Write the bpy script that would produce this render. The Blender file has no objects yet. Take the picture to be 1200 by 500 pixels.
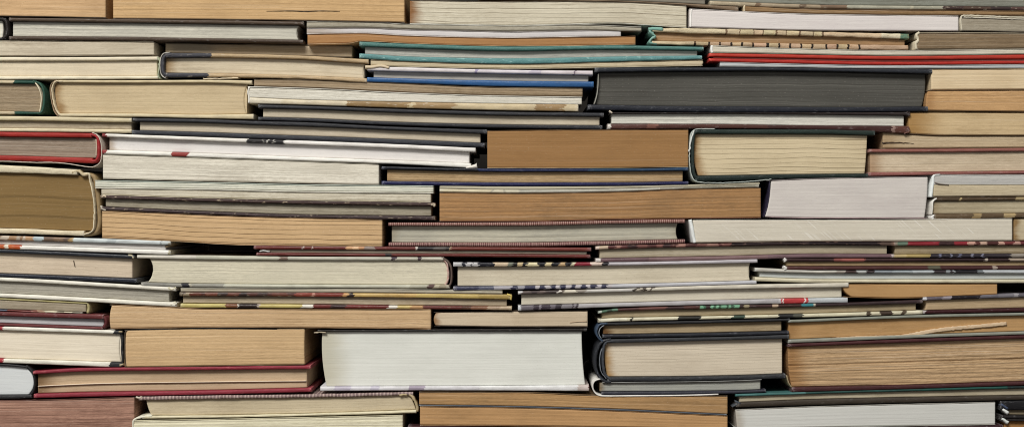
import bpy, math, random
from mathutils import noise, Vector

# ------------------------------------------------------------------ scale
S = 0.00075            # metres per unit of the measuring grid (about 0.9 m of stacked books)
TABLE = 515.0          # grid height of the table top under the lowest books
DEPTH = 190.0          # how far a book reaches back
scene = bpy.context.scene
col = scene.collection
OV = []                # footprint record of every layer


def W(x, y, d):
    """grid point (x right, y down, d back) -> world"""
    return ((x - 600.0) * S, d * S, (TABLE - y) * S)


def lin(c):
    o = []
    for v in c[:3]:
        v = max(0.0, min(255.0, v)) / 255.0
        o.append(v / 12.92 if v <= 0.04045 else ((v + 0.055) / 1.055) ** 2.4)
    return (o[0], o[1], o[2], 1.0)


def soft(q, k):
    l = .3 * q[0] + .59 * q[1] + .11 * q[2]
    return tuple(v + (l - v) * k for v in q)


def mulc(c, k):
    return tuple(max(0, min(255, v * k)) for v in c)


# ------------------------------------------------------------------ materials
def N(t, kind, **kw):
    n = t.nodes.new(kind)
    for k, v in kw.items():
        setattr(n, k, v)
    return n


def math_node(t, op, a, b=None, clamp=False):
    n = N(t, 'ShaderNodeMath', operation=op, use_clamp=clamp)
    for i, v in enumerate((a, b)):
        if v is None:
            continue
        if isinstance(v, (int, float)):
            n.inputs[i].default_value = v
        else:
            t.links.new(v, n.inputs[i])
    return n.outputs[0]


def vec_scale(t, v, sx, sy, sz=1.0, seed=None):
    m = N(t, 'ShaderNodeVectorMath', operation='MULTIPLY')
    t.links.new(v, m.inputs[0])
    m.inputs[1].default_value = (sx, sy, sz)
    return m.outputs[0]


def tex_noise(t, v, detail=2.0, rough=0.5, scale=1.0):
    n = N(t, 'ShaderNodeTexNoise', noise_dimensions='2D')
    t.links.new(v, n.inputs['Vector'])
    n.inputs['Scale'].default_value = scale
    n.inputs['Detail'].default_value = detail
    n.inputs['Roughness'].default_value = rough
    return n.outputs['Fac']


def mixc(t, f, a, b, blend='MIX'):
    n = N(t, 'ShaderNodeMix', data_type='RGBA', blend_type=blend)
    for sock, v in ((n.inputs[0], f), (n.inputs[6], a), (n.inputs[7], b)):
        if isinstance(v, (int, float)):
            sock.default_value = v
        elif isinstance(v, tuple):
            sock.default_value = v
        else:
            t.links.new(v, sock)
    return n.outputs[2]


def smooth(t, v, a, b, lo=0.0, hi=1.0):
    n = N(t, 'ShaderNodeMapRange', interpolation_type='SMOOTHSTEP')
    t.links.new(v, n.inputs[0])
    for i, x in enumerate((a, b, lo, hi)):
        n.inputs[i + 1].default_value = x
    return n.outputs[0]


def sock(g, name, typ, val=None, out=False):
    s = g.interface.new_socket(name, in_out='OUTPUT' if out else 'INPUT', socket_type=typ)
    if val is not None:
        s.default_value = val
    return s


def page_group():
    g = bpy.data.node_groups.new('page_edges', 'ShaderNodeTree')
    sock(g, 'Paper', 'NodeSocketColor', (.6, .5, .4, 1))
    sock(g, 'Stripe', 'NodeSocketColor', (.3, .2, .1, 1))
    sock(g, 'FoxShade', 'NodeSocketColor', (.3, .2, .1, 1))
    sock(g, 'Contrast', 'NodeSocketFloat', 0.5)
    sock(g, 'Blotch', 'NodeSocketFloat', 0.3)
    sock(g, 'FoxShadeL', 'NodeSocketFloat', 0.0)
    sock(g, 'FoxR', 'NodeSocketFloat', 0.0)
    sock(g, 'FoxShadeWidth', 'NodeSocketFloat', 0.15)
    sock(g, 'Sig', 'NodeSocketFloat', 0.0)
    sock(g, 'SigScale', 'NodeSocketFloat', 5.0)
    sock(g, 'Scratch', 'NodeSocketFloat', 0.0)
    sock(g, 'Color', 'NodeSocketColor', out=True)
    sock(g, 'Height', 'NodeSocketFloat', out=True)
    gi = N(g, 'NodeGroupInput')
    go = N(g, 'NodeGroupOutput')
    I = gi.outputs
    uv = N(g, 'ShaderNodeUVMap', uv_map='UVMap').outputs[0]
    ds = N(g, 'ShaderNodeUVMap', uv_map='Dist').outputs[0]
    # gentle waviness so the sheets do not run dead straight
    wob = tex_noise(g, vec_scale(g, uv, 1.3, 3.0), 2)
    comb = N(g, 'ShaderNodeCombineXYZ')
    g.links.new(math_node(g, 'MULTIPLY', math_node(g, 'SUBTRACT', wob, .5), .042), comb.inputs[1])
    add = N(g, 'ShaderNodeVectorMath', operation='ADD')
    g.links.new(uv, add.inputs[0]); g.links.new(comb.outputs[0], add.inputs[1])
    p = add.outputs[0]
    n1 = tex_noise(g, vec_scale(g, p, .30, 66.0), 4, .66)
    n2 = tex_noise(g, vec_scale(g, p, .12, 19.0), 3, .6)
    n3 = tex_noise(g, vec_scale(g, uv, 1.3, 4.5), 6, .66)
    n4 = tex_noise(g, vec_scale(g, p, 12.0, 62.0), 3, .7)
    n5 = tex_noise(g, vec_scale(g, uv, 70.0, 90.0), 2, .6)
    def cen(x, k):
        return math_node(g, 'MULTIPLY', math_node(g, 'SUBTRACT', x, .5), k)
    lines = math_node(g, 'ADD', math_node(g, 'ADD', cen(n1, 2.1), cen(n2, .85)), cen(n4, 2.0))
    lines = math_node(g, 'MULTIPLY', lines, I['Contrast'])
    # lines fade in and out along the book
    fade = smooth(g, tex_noise(g, vec_scale(g, uv, .9, 3.2), 3), .3, .68, .35, 1.25)
    lines = math_node(g, 'MULTIPLY', lines, fade)
    f = math_node(g, 'SUBTRACT', .24, lines, clamp=True)          # 0 = paper, 1 = stripe
    f = math_node(g, 'MULTIPLY', f, .85)
    c = mixc(g, f, I['Paper'], I['Stripe'])
    # single dark gaps between sheets
    n6 = tex_noise(g, vec_scale(g, p, .16, 80.0), 3, .55)
    gap = math_node(g, 'MULTIPLY', smooth(g, n6, .63, .74), fade)
    c = mixc(g, math_node(g, 'MULTIPLY', gap, I['Contrast'], clamp=True), c, mixc(g, .45, I['Stripe'], (.03, .02, .012, 1)))
    lt = math_node(g, 'MULTIPLY', smooth(g, tex_noise(g, vec_scale(g, p, .28, 66.0), 3, .6), .58, .75), I['Contrast'], clamp=True)
    c = mixc(g, math_node(g, 'MULTIPLY', lt, .6), c, mixc(g, .5, I['Paper'], (.80, .76, .68, 1)))
    # gathered sections
    wave = N(g, 'ShaderNodeTexWave', wave_type='BANDS', bands_direction='Y', wave_profile='SIN')
    g.links.new(vec_scale(g, p, .012, 1.0), wave.inputs['Vector'])
    g.links.new(I['SigScale'], wave.inputs['Scale'])
    wave.inputs['Distortion'].default_value = 2.2
    wave.inputs['Detail'].default_value = 2.0
    wave.inputs['Detail Scale'].default_value = 1.6
    sig = smooth(g, wave.outputs['Fac'], .93, 1.0)
    sig = math_node(g, 'MULTIPLY', sig, smooth(g, n2, .30, .55, .25, 1.0))
    sig = math_node(g, 'MULTIPLY', sig, I['Sig'], clamp=True)
    c = mixc(g, sig, c, mixc(g, .55, I['Stripe'], (0.02, .012, .006, 1)))
    # old age: stains with soft edges
    bl = math_node(g, 'MULTIPLY', smooth(g, n3, .44, .74), I['Blotch'], clamp=True)
    c = mixc(g, bl, c, I['Stripe'])
    # end browning: foxing, with spine shade on left ends put into the colour
    sep = N(g, 'ShaderNodeSeparateXYZ'); g.links.new(ds, sep.inputs[0])
    nz = math_node(g, 'MULTIPLY', math_node(g, 'SUBTRACT', n3, .5), .22)
    for i, nm in ((0, 'FoxShadeL'), (1, 'FoxR')):
        d = math_node(g, 'DIVIDE', math_node(g, 'ADD', sep.outputs[i], nz), I['FoxShadeWidth'])
        k = math_node(g, 'MULTIPLY', smooth(g, d, 0.05, 1.0, 1.0, 0.0), I[nm], clamp=True)
        c = mixc(g, k, c, I['FoxShade'])
    # slanting guillotine scratches
    mp = N(g, 'ShaderNodeMapping'); g.links.new(uv, mp.inputs[0])
    mp.inputs['Rotation'].default_value = (0, 0, math.radians(-42))
    sc = tex_noise(g, vec_scale(g, mp.outputs[0], 1.4, 55.0), 2, .6)
    sc = math_node(g, 'MULTIPLY', smooth(g, sc, .60, .72), I['Scratch'], clamp=True)
    sc = math_node(g, 'MULTIPLY', sc, smooth(g, n3, .42, .6))
    c = mixc(g, sc, c, (.82, .79, .72, 1))
    # uneven ageing of the paper along the block
    n7 = tex_noise(g, vec_scale(g, uv, .9, 2.2), 4, .6)
    c = mixc(g, math_node(g, 'MULTIPLY', smooth(g, n7, .42, .72), .16), c, I['Stripe'])
    c = mixc(g, math_node(g, 'MULTIPLY', smooth(g, n7, .5, .28), .16), c, I['Paper'])
    # specks
    sp = smooth(g, n5, .64, .78)
    c = mixc(g, math_node(g, 'MULTIPLY', sp, .45), c, I['Stripe'])
    sp2 = smooth(g, tex_noise(g, vec_scale(g, uv, 45.0, 60.0), 1), .72, .8)
    c = mixc(g, math_node(g, 'MULTIPLY', sp2, .22), c, mixc(g, .35, I['Paper'], (.85, .80, .7, 1)))
    g.links.new(c, go.inputs['Color'])
    h = math_node(g, 'ADD', math_node(g, 'ADD', n1, math_node(g, 'MULTIPLY', n4, .6)),
                  math_node(g, 'MULTIPLY', n5, .25))
    h = math_node(g, 'SUBTRACT', h, math_node(g, 'MULTIPLY', sig, .8))
    g.links.new(h, go.inputs['Height'])
    return g


PG = page_group()
MC = {}


def base_mat(name):
    m = bpy.data.materials.new(name)
    m.use_nodes = True
    t = m.node_tree
    b = t.nodes['Principled BSDF']
    b.inputs['Specular IOR Level'].default_value = 0.25
    return m, t, b


def page_mat(c, con=.5, blot=.25, foxl=0., foxr=0., foxw=.14, sig=0., period=6., scratch=0., fox=None, stripe=None, bump=.5):
    key = ('p', c, con, blot, foxl, foxr, foxw, sig, period, scratch, fox, stripe, bump)
    if key in MC:
        return MC[key]
    m, t, b = base_mat('paper_edges')
    g = N(t, 'ShaderNodeGroup'); g.node_tree = PG
    c = soft(c, .18); stripe = soft(stripe, .18) if stripe else None; fox = soft(fox, .18) if fox else None
    up = mulc(c, 1.06)
    if stripe is None:
        stripe = (c[0] * .68, c[1] * .63, c[2] * .56)
    if fox is None:
        fox = (c[0] * .70, c[1] * .60, c[2] * .47)
    for k, v in (('Paper', lin(up)), ('Stripe', lin(stripe)), ('FoxShade', lin(fox)), ('Contrast', con), ('Blotch', blot),
                 ('FoxShadeL', foxl), ('FoxR', foxr), ('FoxShadeWidth', foxw), ('Sig', sig), ('SigScale', 31.4 / period), ('Scratch', scratch)):
        g.inputs[k].default_value = v
    t.links.new(g.outputs['Color'], b.inputs['Base Color'])
    b.inputs['Roughness'].default_value = .8
    b.inputs['Specular IOR Level'].default_value = .12
    bp = N(t, 'ShaderNodeBump')
    bp.inputs['Strength'].default_value = bump * .7
    bp.inputs['Distance'].default_value = .0006
    t.links.new(g.outputs['Height'], bp.inputs['Height'])
    t.links.new(bp.outputs[0], b.inputs['Normal'])
    MC[key] = m
    return m


def cover_mat(c, segs=None, rough=.55, wear=.35, cloth=.4, mot=.35, wearc=None, rng=None, weave=None, jag=2.2):
    c = soft(c, .22)
    segs = [(a, soft(b, .22)) for a, b in segs] if segs else None
    key = ('c', c, tuple(segs) if segs else None, rough, wear, cloth, mot, wearc, rng, weave)
    if key in MC:
        return MC[key]
    m, t, b = base_mat('cover_cloth' if cloth > .3 else 'cover_paper')
    uv = N(t, 'ShaderNodeUVMap', uv_map='UVMap').outputs[0]
    al = N(t, 'ShaderNodeUVMap', uv_map='Along').outputs[0]
    nA = tex_noise(t, vec_scale(t, uv, 5, 14), 4, .6)
    nB = tex_noise(t, vec_scale(t, uv, 60, 80), 3, .65)
    nC = tex_noise(t, vec_scale(t, uv, 12, 40), 3, .6)
    if segs:
        x0, x1 = rng
        sep = N(t, 'ShaderNodeSeparateXYZ'); t.links.new(al, sep.inputs[0])
        u = sep.outputs[0]
        # slanting, slightly ragged edges to the printed patches
        pxl = jag / (x1 - x0)
        nD = tex_noise(t, vec_scale(t, uv, 9, 34), 2, .6)
        u = math_node(t, 'ADD', u, math_node(t, 'MULTIPLY', math_node(t, 'SUBTRACT', sep.outputs[1], .5), pxl * .5))
        u = math_node(t, 'ADD', u, math_node(t, 'MULTIPLY', math_node(t, 'SUBTRACT', nD, .5), pxl * 4.0))
        u = math_node(t, 'ADD', u, math_node(t, 'MULTIPLY', math_node(t, 'SUBTRACT', nB, .5), pxl * 1.5))
        r = N(t, 'ShaderNodeValToRGB'); r.color_ramp.interpolation = 'CONSTANT'
        t.links.new(u, r.inputs[0])
        el = r.color_ramp.elements
        ss = sorted(segs)[:32]
        el[0].position = 0; el[0].color = lin(ss[0][1])
        for i, (sx, sc) in enumerate(ss[1:]):
            pos = max(0.0005, min(.9995, (sx - x0) / (x1 - x0)))
            if i == 0:
                e = el[1]; e.position = pos
            else:
                e = el.new(pos)
            e.color = lin(sc)
        if len(ss) == 1:
            el[1].color = lin(ss[0][1])
        c0 = r.outputs[0]
    else:
        n = N(t, 'ShaderNodeRGB'); n.outputs[0].default_value = lin(c)
        c0 = n.outputs[0]
    k = math_node(t, 'MULTIPLY', smooth(t, nA, .35, .7), mot)
    c1 = mixc(t, k, c0, mixc(t, 1.0, c0, (.52, .5, .48, 1), 'MULTIPLY'))
    k = math_node(t, 'MULTIPLY', smooth(t, nB, .4, .75), .35 * mot + .15 * cloth)
    c1 = mixc(t, k, c1, mixc(t, 1.0, c1, (1.6, 1.6, 1.6, 1), 'MULTIPLY'))
    if weave:
        # short threads along the edge of the cloth
        vor = N(t, 'ShaderNodeTexWave', wave_type='BANDS', bands_direction='X', wave_profile='SAW')
        t.links.new(vec_scale(t, uv, 1, .35), vor.inputs['Vector'])
        vor.inputs['Scale'].default_value = weave[1]
        vor.inputs['Distortion'].default_value = 3.0
        vor.inputs['Detail'].default_value = 3.0
        vor.inputs['Detail Scale'].default_value = 3.0
        c1 = mixc(t, math_node(t, 'MULTIPLY', smooth(t, vor.outputs['Fac'], .45, .8), weave[2]), c1, lin(weave[0]))
    wc = wearc if wearc else tuple(min(255, v * .5 + 110) for v in c)
    k = math_node(t, 'MULTIPLY', smooth(t, nC, .60, .76), wear, clamp=True)
    c1 = mixc(t, k, c1, lin(wc))
    if wear > .1:
        # rubbed corners
        sp_ = N(t, 'ShaderNodeSeparateXYZ'); t.links.new(al, sp_.inputs[0])
        ed_ = math_node(t, 'ABSOLUTE', math_node(t, 'SUBTRACT', sp_.outputs[0], .5))
        ek = math_node(t, 'MULTIPLY', smooth(t, ed_, .484, .5), smooth(t, nB, .42, .58))
        c1 = mixc(t, math_node(t, 'MULTIPLY', ek, .7), c1, lin(wc))
    t.links.new(c1, b.inputs['Base Color'])
    b.inputs['Roughness'].default_value = rough
    bp = N(t, 'ShaderNodeBump')
    bp.inputs['Strength'].default_value = .25 + .6 * cloth
    bp.inputs['Distance'].default_value = .0004
    t.links.new(math_node(t, 'ADD', nB, math_node(t, 'MULTIPLY', nC, .7)), bp.inputs['Height'])
    t.links.new(bp.outputs[0], b.inputs['Normal'])
    MC[key] = m
    return m


# ------------------------------------------------------------------ curves
def curve(xs, ys):
    n = len(xs)
    if n == 1:
        return lambda x: ys[0]
    sl = [(ys[i + 1] - ys[i]) / (xs[i + 1] - xs[i]) for i in range(n - 1)]
    m = [sl[0]] + [0 if sl[i - 1] * sl[i] <= 0 else 2 * sl[i - 1] * sl[i] / (sl[i - 1] + sl[i]) for i in range(1, n - 1)] + [sl[-1]]

    def f(x):
        if x <= xs[0]:
            return ys[0] + .5 * m[0] * max(x - xs[0], -60)
        if x >= xs[-1]:
            return ys[-1] + .5 * m[-1] * min(x - xs[-1], 60)
        i = 0
        while x > xs[i + 1]:
            i += 1
        h = xs[i + 1] - xs[i]
        s = (x - xs[i]) / h
        return ((1 + 2 * s) * (1 - s) ** 2 * ys[i] + s * (1 - s) ** 2 * h * m[i]
                + s * s * (3 - 2 * s) * ys[i + 1] + s * s * (s - 1) * h * m[i + 1])
    return f


def quad(t3, v):
    if t3 is None:
        return 0.0
    a, b, c = t3
    return a * (1 - v) * (1 - 2 * v) + b * 4 * v * (1 - v) + c * v * (2 * v - 1)


SEED = [0]


def rnd():
    SEED[0] += 1
    return random.Random(SEED[0] * 7919)


def layer_mesh(name, x0, x1, top, bot, d, mat, kind, l=None, r=None, dep=DEPTH, rough_edge=0.0, amp=.45, ends=1.5, notch=None):
    """one slab of a book: a page block or a cover; top/bot are curves y(x)"""
    R = rnd()
    so = R.random() * 50
    th = max(.3, sum(bot(x0 + (x1 - x0) * k) - top(x0 + (x1 - x0) * k) for k in (0, .25, .5, .75, 1)) / 5)
    if kind == 'pages':
        ny = int(max(4, min(70, round(th * 1.1))))
        vs = [j / ny for j in range(ny + 1)]
        jit = [R.gauss(0, 1) * amp * .28 for _ in vs]
        jit = [j if R.random() > .09 else j + amp * 1.3 for j in jit]
        jit[0] = jit[-1] = .3
        prof = jit
    else:
        vs = [0, .06, .16, .3, .5, .7, .84, .94, 1]
        rr = min(th * .5, 1.4)
        prof = [rr * (1 - math.sqrt(max(0, 1 - (2 * v - 1) ** 2))) * .9 for v in vs]
    L = x1 - x0
    step = 5.0 if kind == 'pages' else 4.0
    nx = max(6, int(L / step))
    off = [0, .25, .7, 1.4, 2.6]
    us = [o / L for o in off] + [i / nx for i in range(1, nx) if 3.5 < i / nx * L < L - 3.5] + [1 - o / L for o in reversed(off)]
    verts, uvA, uvB, uvC = [], [], [], []
    nr = len(vs)
    cut = []
    for u in us:
        for j, v in enumerate(vs):
            xl = x0 + quad(l, v)
            xr = x1 + quad(r, v)
            x = xl + (xr - xl) * u
            a, b = top(x), bot(x)
            if b < a + .2:
                b = a + .2
            y = a + (b - a) * v
            dl = min(x - xl, xr - x)
            de = d + prof[j]
            if dl < ends:
                t = 1 - dl / ends
                de += ends * (1 - math.sqrt(max(0, 1 - t * t))) * .8
            if kind == 'pages':
                de += noise.noise((x * .02 + so, y * .35, 3.1)) * amp * 1.1
                de += noise.noise((x * .005 + so, y * .05, 9.1)) * amp * 1.5
                if 0 < j < nr - 1:
                    y += noise.noise((x * .012 + so, y * .2, 1.7)) * min(.5, th * .03)
            else:
                y += noise.noise((x * .09 + so, 2.0 * (v > .5), 4.4)) * (.10 + rough_edge)
                de += noise.noise((x * .06 + so, v, 7.7)) * (.25 + rough_edge * 1.5)
            verts.append(W(x, y, de))
            uvA.append(((x + so * 97) / 100.0, (y - .5 * (a + b) + so * 31) / 100.0))
            uvB.append(((x - xl) / 100.0, (xr - x) / 100.0))
            uvC.append(((x - x0) / L, v))
    nf = len(verts)
    nc = len(us)
    for i, u in enumerate(us):
        for v, j in ((0, 0), (1, nr - 1)):
            x = x0 + L * u + quad(l, v) * (1 - u) + quad(r, v) * u
            y = top(x) if v == 0 else max(bot(x), top(x) + .2)
            verts.append(W(x, y, dep))
            uvA.append(((x + so * 97) / 100.0 + (dep if u < .5 else -dep) / 100.0 * (1 if i in (0, nc - 1) else 0), (y - .5 * (top(x) + bot(x)) + so * 31) / 100.0 + (1.3 if 0 < i < nc - 1 else 0)))
            uvB.append(uvB[i * nr + j]); uvC.append(uvC[i * nr + j])
    F = []
    def fr(i, j): return i * nr + j
    def bk_(i, j): return nf + i * 2 + j
    for i in range(nc - 1):
        for j in range(nr - 1):
            F.append((fr(i, j), fr(i, j + 1), fr(i + 1, j + 1), fr(i + 1, j)))
        F.append((fr(i, 0), fr(i + 1, 0), bk_(i + 1, 0), bk_(i, 0)))
        F.append((fr(i, nr - 1), bk_(i, 1), bk_(i + 1, 1), fr(i + 1, nr - 1)))
        F.append((bk_(i, 0), bk_(i + 1, 0), bk_(i + 1, 1), bk_(i, 1)))
    F.append(tuple([fr(0, j) for j in range(nr - 1, -1, -1)] + [bk_(0, 0), bk_(0, 1)]))
    F.append(tuple([fr(nc - 1, j) for j in range(nr)] + [bk_(nc - 1, 1), bk_(nc - 1, 0)]))
    me = bpy.data.meshes.new(name)
    me.from_pydata(verts, [], F)
    for nm, dat in (('UVMap', uvA), ('Dist', uvB), ('Along', uvC)):
        if (nm == 'Dist' and kind != 'pages') or (nm == 'Along' and kind == 'pages'):
            continue
        ul = me.uv_layers.new(name=nm)
        flat = []
        for lp in me.loops:
            flat.extend(dat[lp.vertex_index])
        ul.data.foreach_set('uv', flat)
    nfront = (nc - 1)
    me.polygons.foreach_set('use_smooth', [len(p.vertices) == 4 and all(v < nf for v in p.vertices) for p in me.polygons])
    me.materials.append(mat)
    return me


def strip_mesh(name, path, th, d, mat, dep=DEPTH, fray=0.0, flat=1.0):
    """a bent sheet (spine, jacket, torn flap): path of (x, y), thickness, set back by d, running to dep"""
    R = rnd(); so = R.random() * 40
    pts = []
    n = len(path)
    for i in range(n - 1):
        p0, p1, p2, p3 = path[max(i - 1, 0)], path[i], path[i + 1], path[min(i + 2, n - 1)]
        L = math.hypot(p2[0] - p1[0], p2[1] - p1[1])
        k = max(3, int(L / 2.2))
        for j in range(k):
            t = j / k
            q = []
            for a in (0, 1):
                q.append(.5 * ((2 * p1[a]) + (-p0[a] + p2[a]) * t + (2 * p0[a] - 5 * p1[a] + 4 * p2[a] - p3[a]) * t * t
                               + (-p0[a] + 3 * p1[a] - 3 * p2[a] + p3[a]) * t ** 3))
            pts.append(q)
    pts.append(list(path[-1]))
    m = len(pts)
    verts, uvA, uvC = [], [], []
    acc = 0
    for i, p in enumerate(pts):
        a = pts[max(i - 1, 0)]; b = pts[min(i + 1, m - 1)]
        tx, ty = b[0] - a[0], b[1] - a[1]
        l = math.hypot(tx, ty) or 1
        nx, ny = -ty / l, tx / l
        if i:
            acc += math.hypot(p[0] - pts[i - 1][0], p[1] - pts[i - 1][1])
        tt = th(i / (m - 1)) if callable(th) else th
        tt *= 1 + fray * noise.noise((acc * .35 + so, 1.0, 0))
        fx = noise.noise((acc * .3 + so, 5.0, 0)) * fray * 1.2
        dd = d + noise.noise((acc * .22 + so, 9.0, 0)) * (.3 + fray)
        for k, (o, de) in enumerate(((-.5, .35), (-.28, .06), (0, 0), (.28, .06), (.5, .35))):
            verts.append(W(p[0] + nx * (o * tt + fx), p[1] + ny * (o * tt + fx), dd + de * max(tt, .6) * flat))
            uvA.append(((acc + so * 50) / 100, (o * tt + so) / 100)); uvC.append((i / (m - 1), o + .5))
        for o in (-.5, .5):
            verts.append(W(p[0] + nx * o * tt, p[1] + ny * o * tt, dep))
            uvA.append(((acc + so * 50) / 100, (o * tt + so + dep) / 100)); uvC.append((i / (m - 1), o + .5))
    F = []
    for i in range(m - 1):
        a, b = i * 7, (i + 1) * 7
        for k in range(4):
            F.append((a + k, a + k + 1, b + k + 1, b + k))
        F.append((a, b, b + 5, a + 5))
        F.append((a + 4, a + 6, b + 6, b + 4))
        F.append((a + 5, b + 5, b + 6, a + 6))
    for e in (0, (m - 1) * 7):
        F.append((e, e + 1, e + 2, e + 3, e + 4, e + 6, e + 5))
    me = bpy.data.meshes.new(name)
    me.from_pydata(verts, [], F)
    for nm, dat in (('UVMap', uvA), ('Along', uvC)):
        ul = me.uv_layers.new(name=nm)
        flat = []
        for lp in me.loops:
            flat.extend(dat[lp.vertex_index])
        ul.data.foreach_set('uv', flat)
    me.polygons.foreach_set('use_smooth', [len(p.vertices) == 4 for p in me.polygons])
    me.materials.append(mat)
    return me


def fix_normals(me):
    import bmesh
    bm = bmesh.new(); bm.from_mesh(me)
    bmesh.ops.recalc_face_normals(bm, faces=bm.faces)
    bm.to_mesh(me); bm.free()


# ------------------------------------------------------------------ books
PN = {'p': 'page_block', 'c': 'cover_board', 'k': 'cover'}
INV = {}


def P(x0, x1, c, **o): return ('p', x0, x1, c, o)      # page block
def C(x0, x1, c, **o): return ('c', x0, x1, c, o)      # stiff board
def K(x0, x1, c, **o): return ('k', x0, x1, c, o)      # limp paper cover
def T(name, path, th, c, **o): return (name, path, th, c, o)   # bent sheet
GROUP = 'books stacked in the wall of books'
MESHKEYS = ('l', 'r', 'dep', 'rough_edge', 'amp', 'ends')
NB = [0]


def bk(name, label, xs, rows, parts, extra=(), d=None, inset=None):
    """a book: boundaries rows[i](xs), the part i lies between rows i and i+1"""
    NB[0] += 1
    R = random.Random(NB[0] * 31 + 5)
    if d is None:
        d = R.uniform(0, 6)
    hard = any(p[0] == 'c' for p in parts)
    cs = [curve(xs, r) for r in rows]
    xa = min(p[1] for p in parts); xb = max(p[2] for p in parts)
    root = bpy.data.objects.new(name, None)
    col.objects.link(root)
    xm = (xa + xb) / 2
    root.location = W(xm, cs[-1](xm), d)
    root.empty_display_size = .01
    root['label'] = label; root['category'] = 'book'; root['group'] = GROUP
    loc = Vector(root.location)

    def link(me, nm, o=None):
        fix_normals(me)
        for v in me.vertices:
            v.co -= loc
        ob = bpy.data.objects.new(nm, me)
        ob.parent = root
        col.objects.link(ob)
        if o and 'label' in o:
            ob['label'] = o['label']
        return ob
    first = None
    for i, (kd, x0, x1, c, o) in enumerate(parts):
        top, bot = cs[i], cs[i + 1]
        o = dict(o)
        mk = {k: o.pop(k) for k in list(o) if k in MESHKEYS}
        lab = {'label': o.pop('label')} if 'label' in o else None
        rec = o.pop('rec', None)
        nm = o.pop('name', PN[kd])
        if kd == 'p':
            dd = d + (rec * 1.25 if rec is not None else (4.8 if hard else .5))
            t2 = (lambda x, f=top: f(x) + .12); b2 = (lambda x, f=bot: f(x) - .12)
            con = o.get('con', .5)
            mk.setdefault('amp', .05 + .32 * con ** 1.5)
            o.setdefault('bump', .12 + .6 * con)
            o['con'] = con * .78
            me = layer_mesh(nm, x0, x1, t2, b2, dd, page_mat(c, **o), 'pages', **mk)
        else:
            dd = d + (rec or 0)
            if kd == 'k':
                o.setdefault('cloth', .1); o.setdefault('rough', .45)
            if 'segs' in o:
                o['segs'] = tuple(o['segs']); o['rng'] = (x0, x1)
            t2 = (lambda x, f=top: f(x) + .1); b2 = (lambda x, f=bot: f(x) - .1)
            me = layer_mesh(nm, x0, x1, t2, b2, dd, cover_mat(c, **o), 'cover', **mk)
        link(me, nm, lab)
        OV.append((label, kd, x0, x1, top, bot))
    for nm, path, th, c, o in extra:
        o = dict(o)
        rec = o.pop('rec', -.3)
        dep = o.pop('dep', DEPTH); fray = o.pop('fray', 0.0); flat = o.pop('flat', 1.0)
        if 'segs' in o:
            o['segs'] = tuple(o['segs']); o['rng'] = (0, 1)
        o.setdefault('cloth', .15)
        link(strip_mesh(nm, path, th, d + rec, cover_mat(c, **o), dep=dep if dep == DEPTH else d + rec + dep, fray=fray, flat=flat), nm)
    return root


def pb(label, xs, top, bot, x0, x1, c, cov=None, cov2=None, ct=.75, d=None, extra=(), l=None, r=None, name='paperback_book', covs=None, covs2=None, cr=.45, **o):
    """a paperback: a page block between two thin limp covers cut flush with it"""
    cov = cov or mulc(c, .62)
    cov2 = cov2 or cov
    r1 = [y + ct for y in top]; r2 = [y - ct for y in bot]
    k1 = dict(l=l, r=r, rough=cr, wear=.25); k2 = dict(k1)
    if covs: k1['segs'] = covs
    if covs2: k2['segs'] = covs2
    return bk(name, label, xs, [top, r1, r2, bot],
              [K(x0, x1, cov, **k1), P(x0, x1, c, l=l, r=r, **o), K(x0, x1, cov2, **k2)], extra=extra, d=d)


def mott(x0, x1, cols, step, seed, jit=.6):
    R = random.Random(seed)
    out, x, last = [], x0, None
    while x < x1:
        c = R.choice([k for k in cols if k != last] or cols)
        last = c
        out.append((x, mulc(c, R.uniform(.85, 1.15))))
        x += step * (1 + R.uniform(-jit, jit))
    return out


TAN = (205, 165, 114)
# ---- top rows
pb('tan paperback with cut off top lying on the brown hardcover, first from the left', [-90, 0, 123], [-16, -15, -14], [18.6, 19.2, 21.3], -90, 123, (203, 163, 115), cov=(60, 45, 30), con=.55, blot=.25)
pb('long tan paperback with a short dark crack in its pages, above the brown hardcover', [132, 240, 360, 474], [-17, -17, -16, -16], [22.2, 23.2, 24.6, 26.9], 132, 474, (203, 163, 110), cov=(80, 60, 40), con=.4, blot=.2, sig=.35, period=7,
   extra=[T('torn_page', [(312, 13.2), (340, 13.0), (358, 13.6), (376, 13.0), (398, 13.4)], lambda t: .3 + 1.0 * math.sin(math.pi * t), (70, 50, 30), rec=-.1, dep=4)])
pb('thick cream paperback with brown stained left end, sagging in the top row', [480, 560, 600, 660, 720, 760, 805], [0, 1.2, 1.6, 1.5, 2.2, 3.6, 6.6], [27.9, 29.4, 29.9, 28.6, 27.2, 29.6, 32.6], 480, 805, (206, 197, 173), cov=(110, 95, 75), cov2=(225, 222, 208), con=.45, sig=.75, period=5.2, foxl=1., foxw=.16, fox=(140, 92, 50), blot=.12)
bk('hardcover_book', 'dark grey edged book with a brown cover, cut off above the thick cream paperback', [560, 720, 805, 866], [[-24, -24, -22, -20], [-3, .3, 3.8, 7.5], [-.4, 1.9, 6.3, 12.6]],
   [P(560, 827, (128, 122, 108), con=.7, rec=.6), C(560, 866, (128, 104, 78), cloth=.3, wear=.3)], d=2.5)
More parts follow.
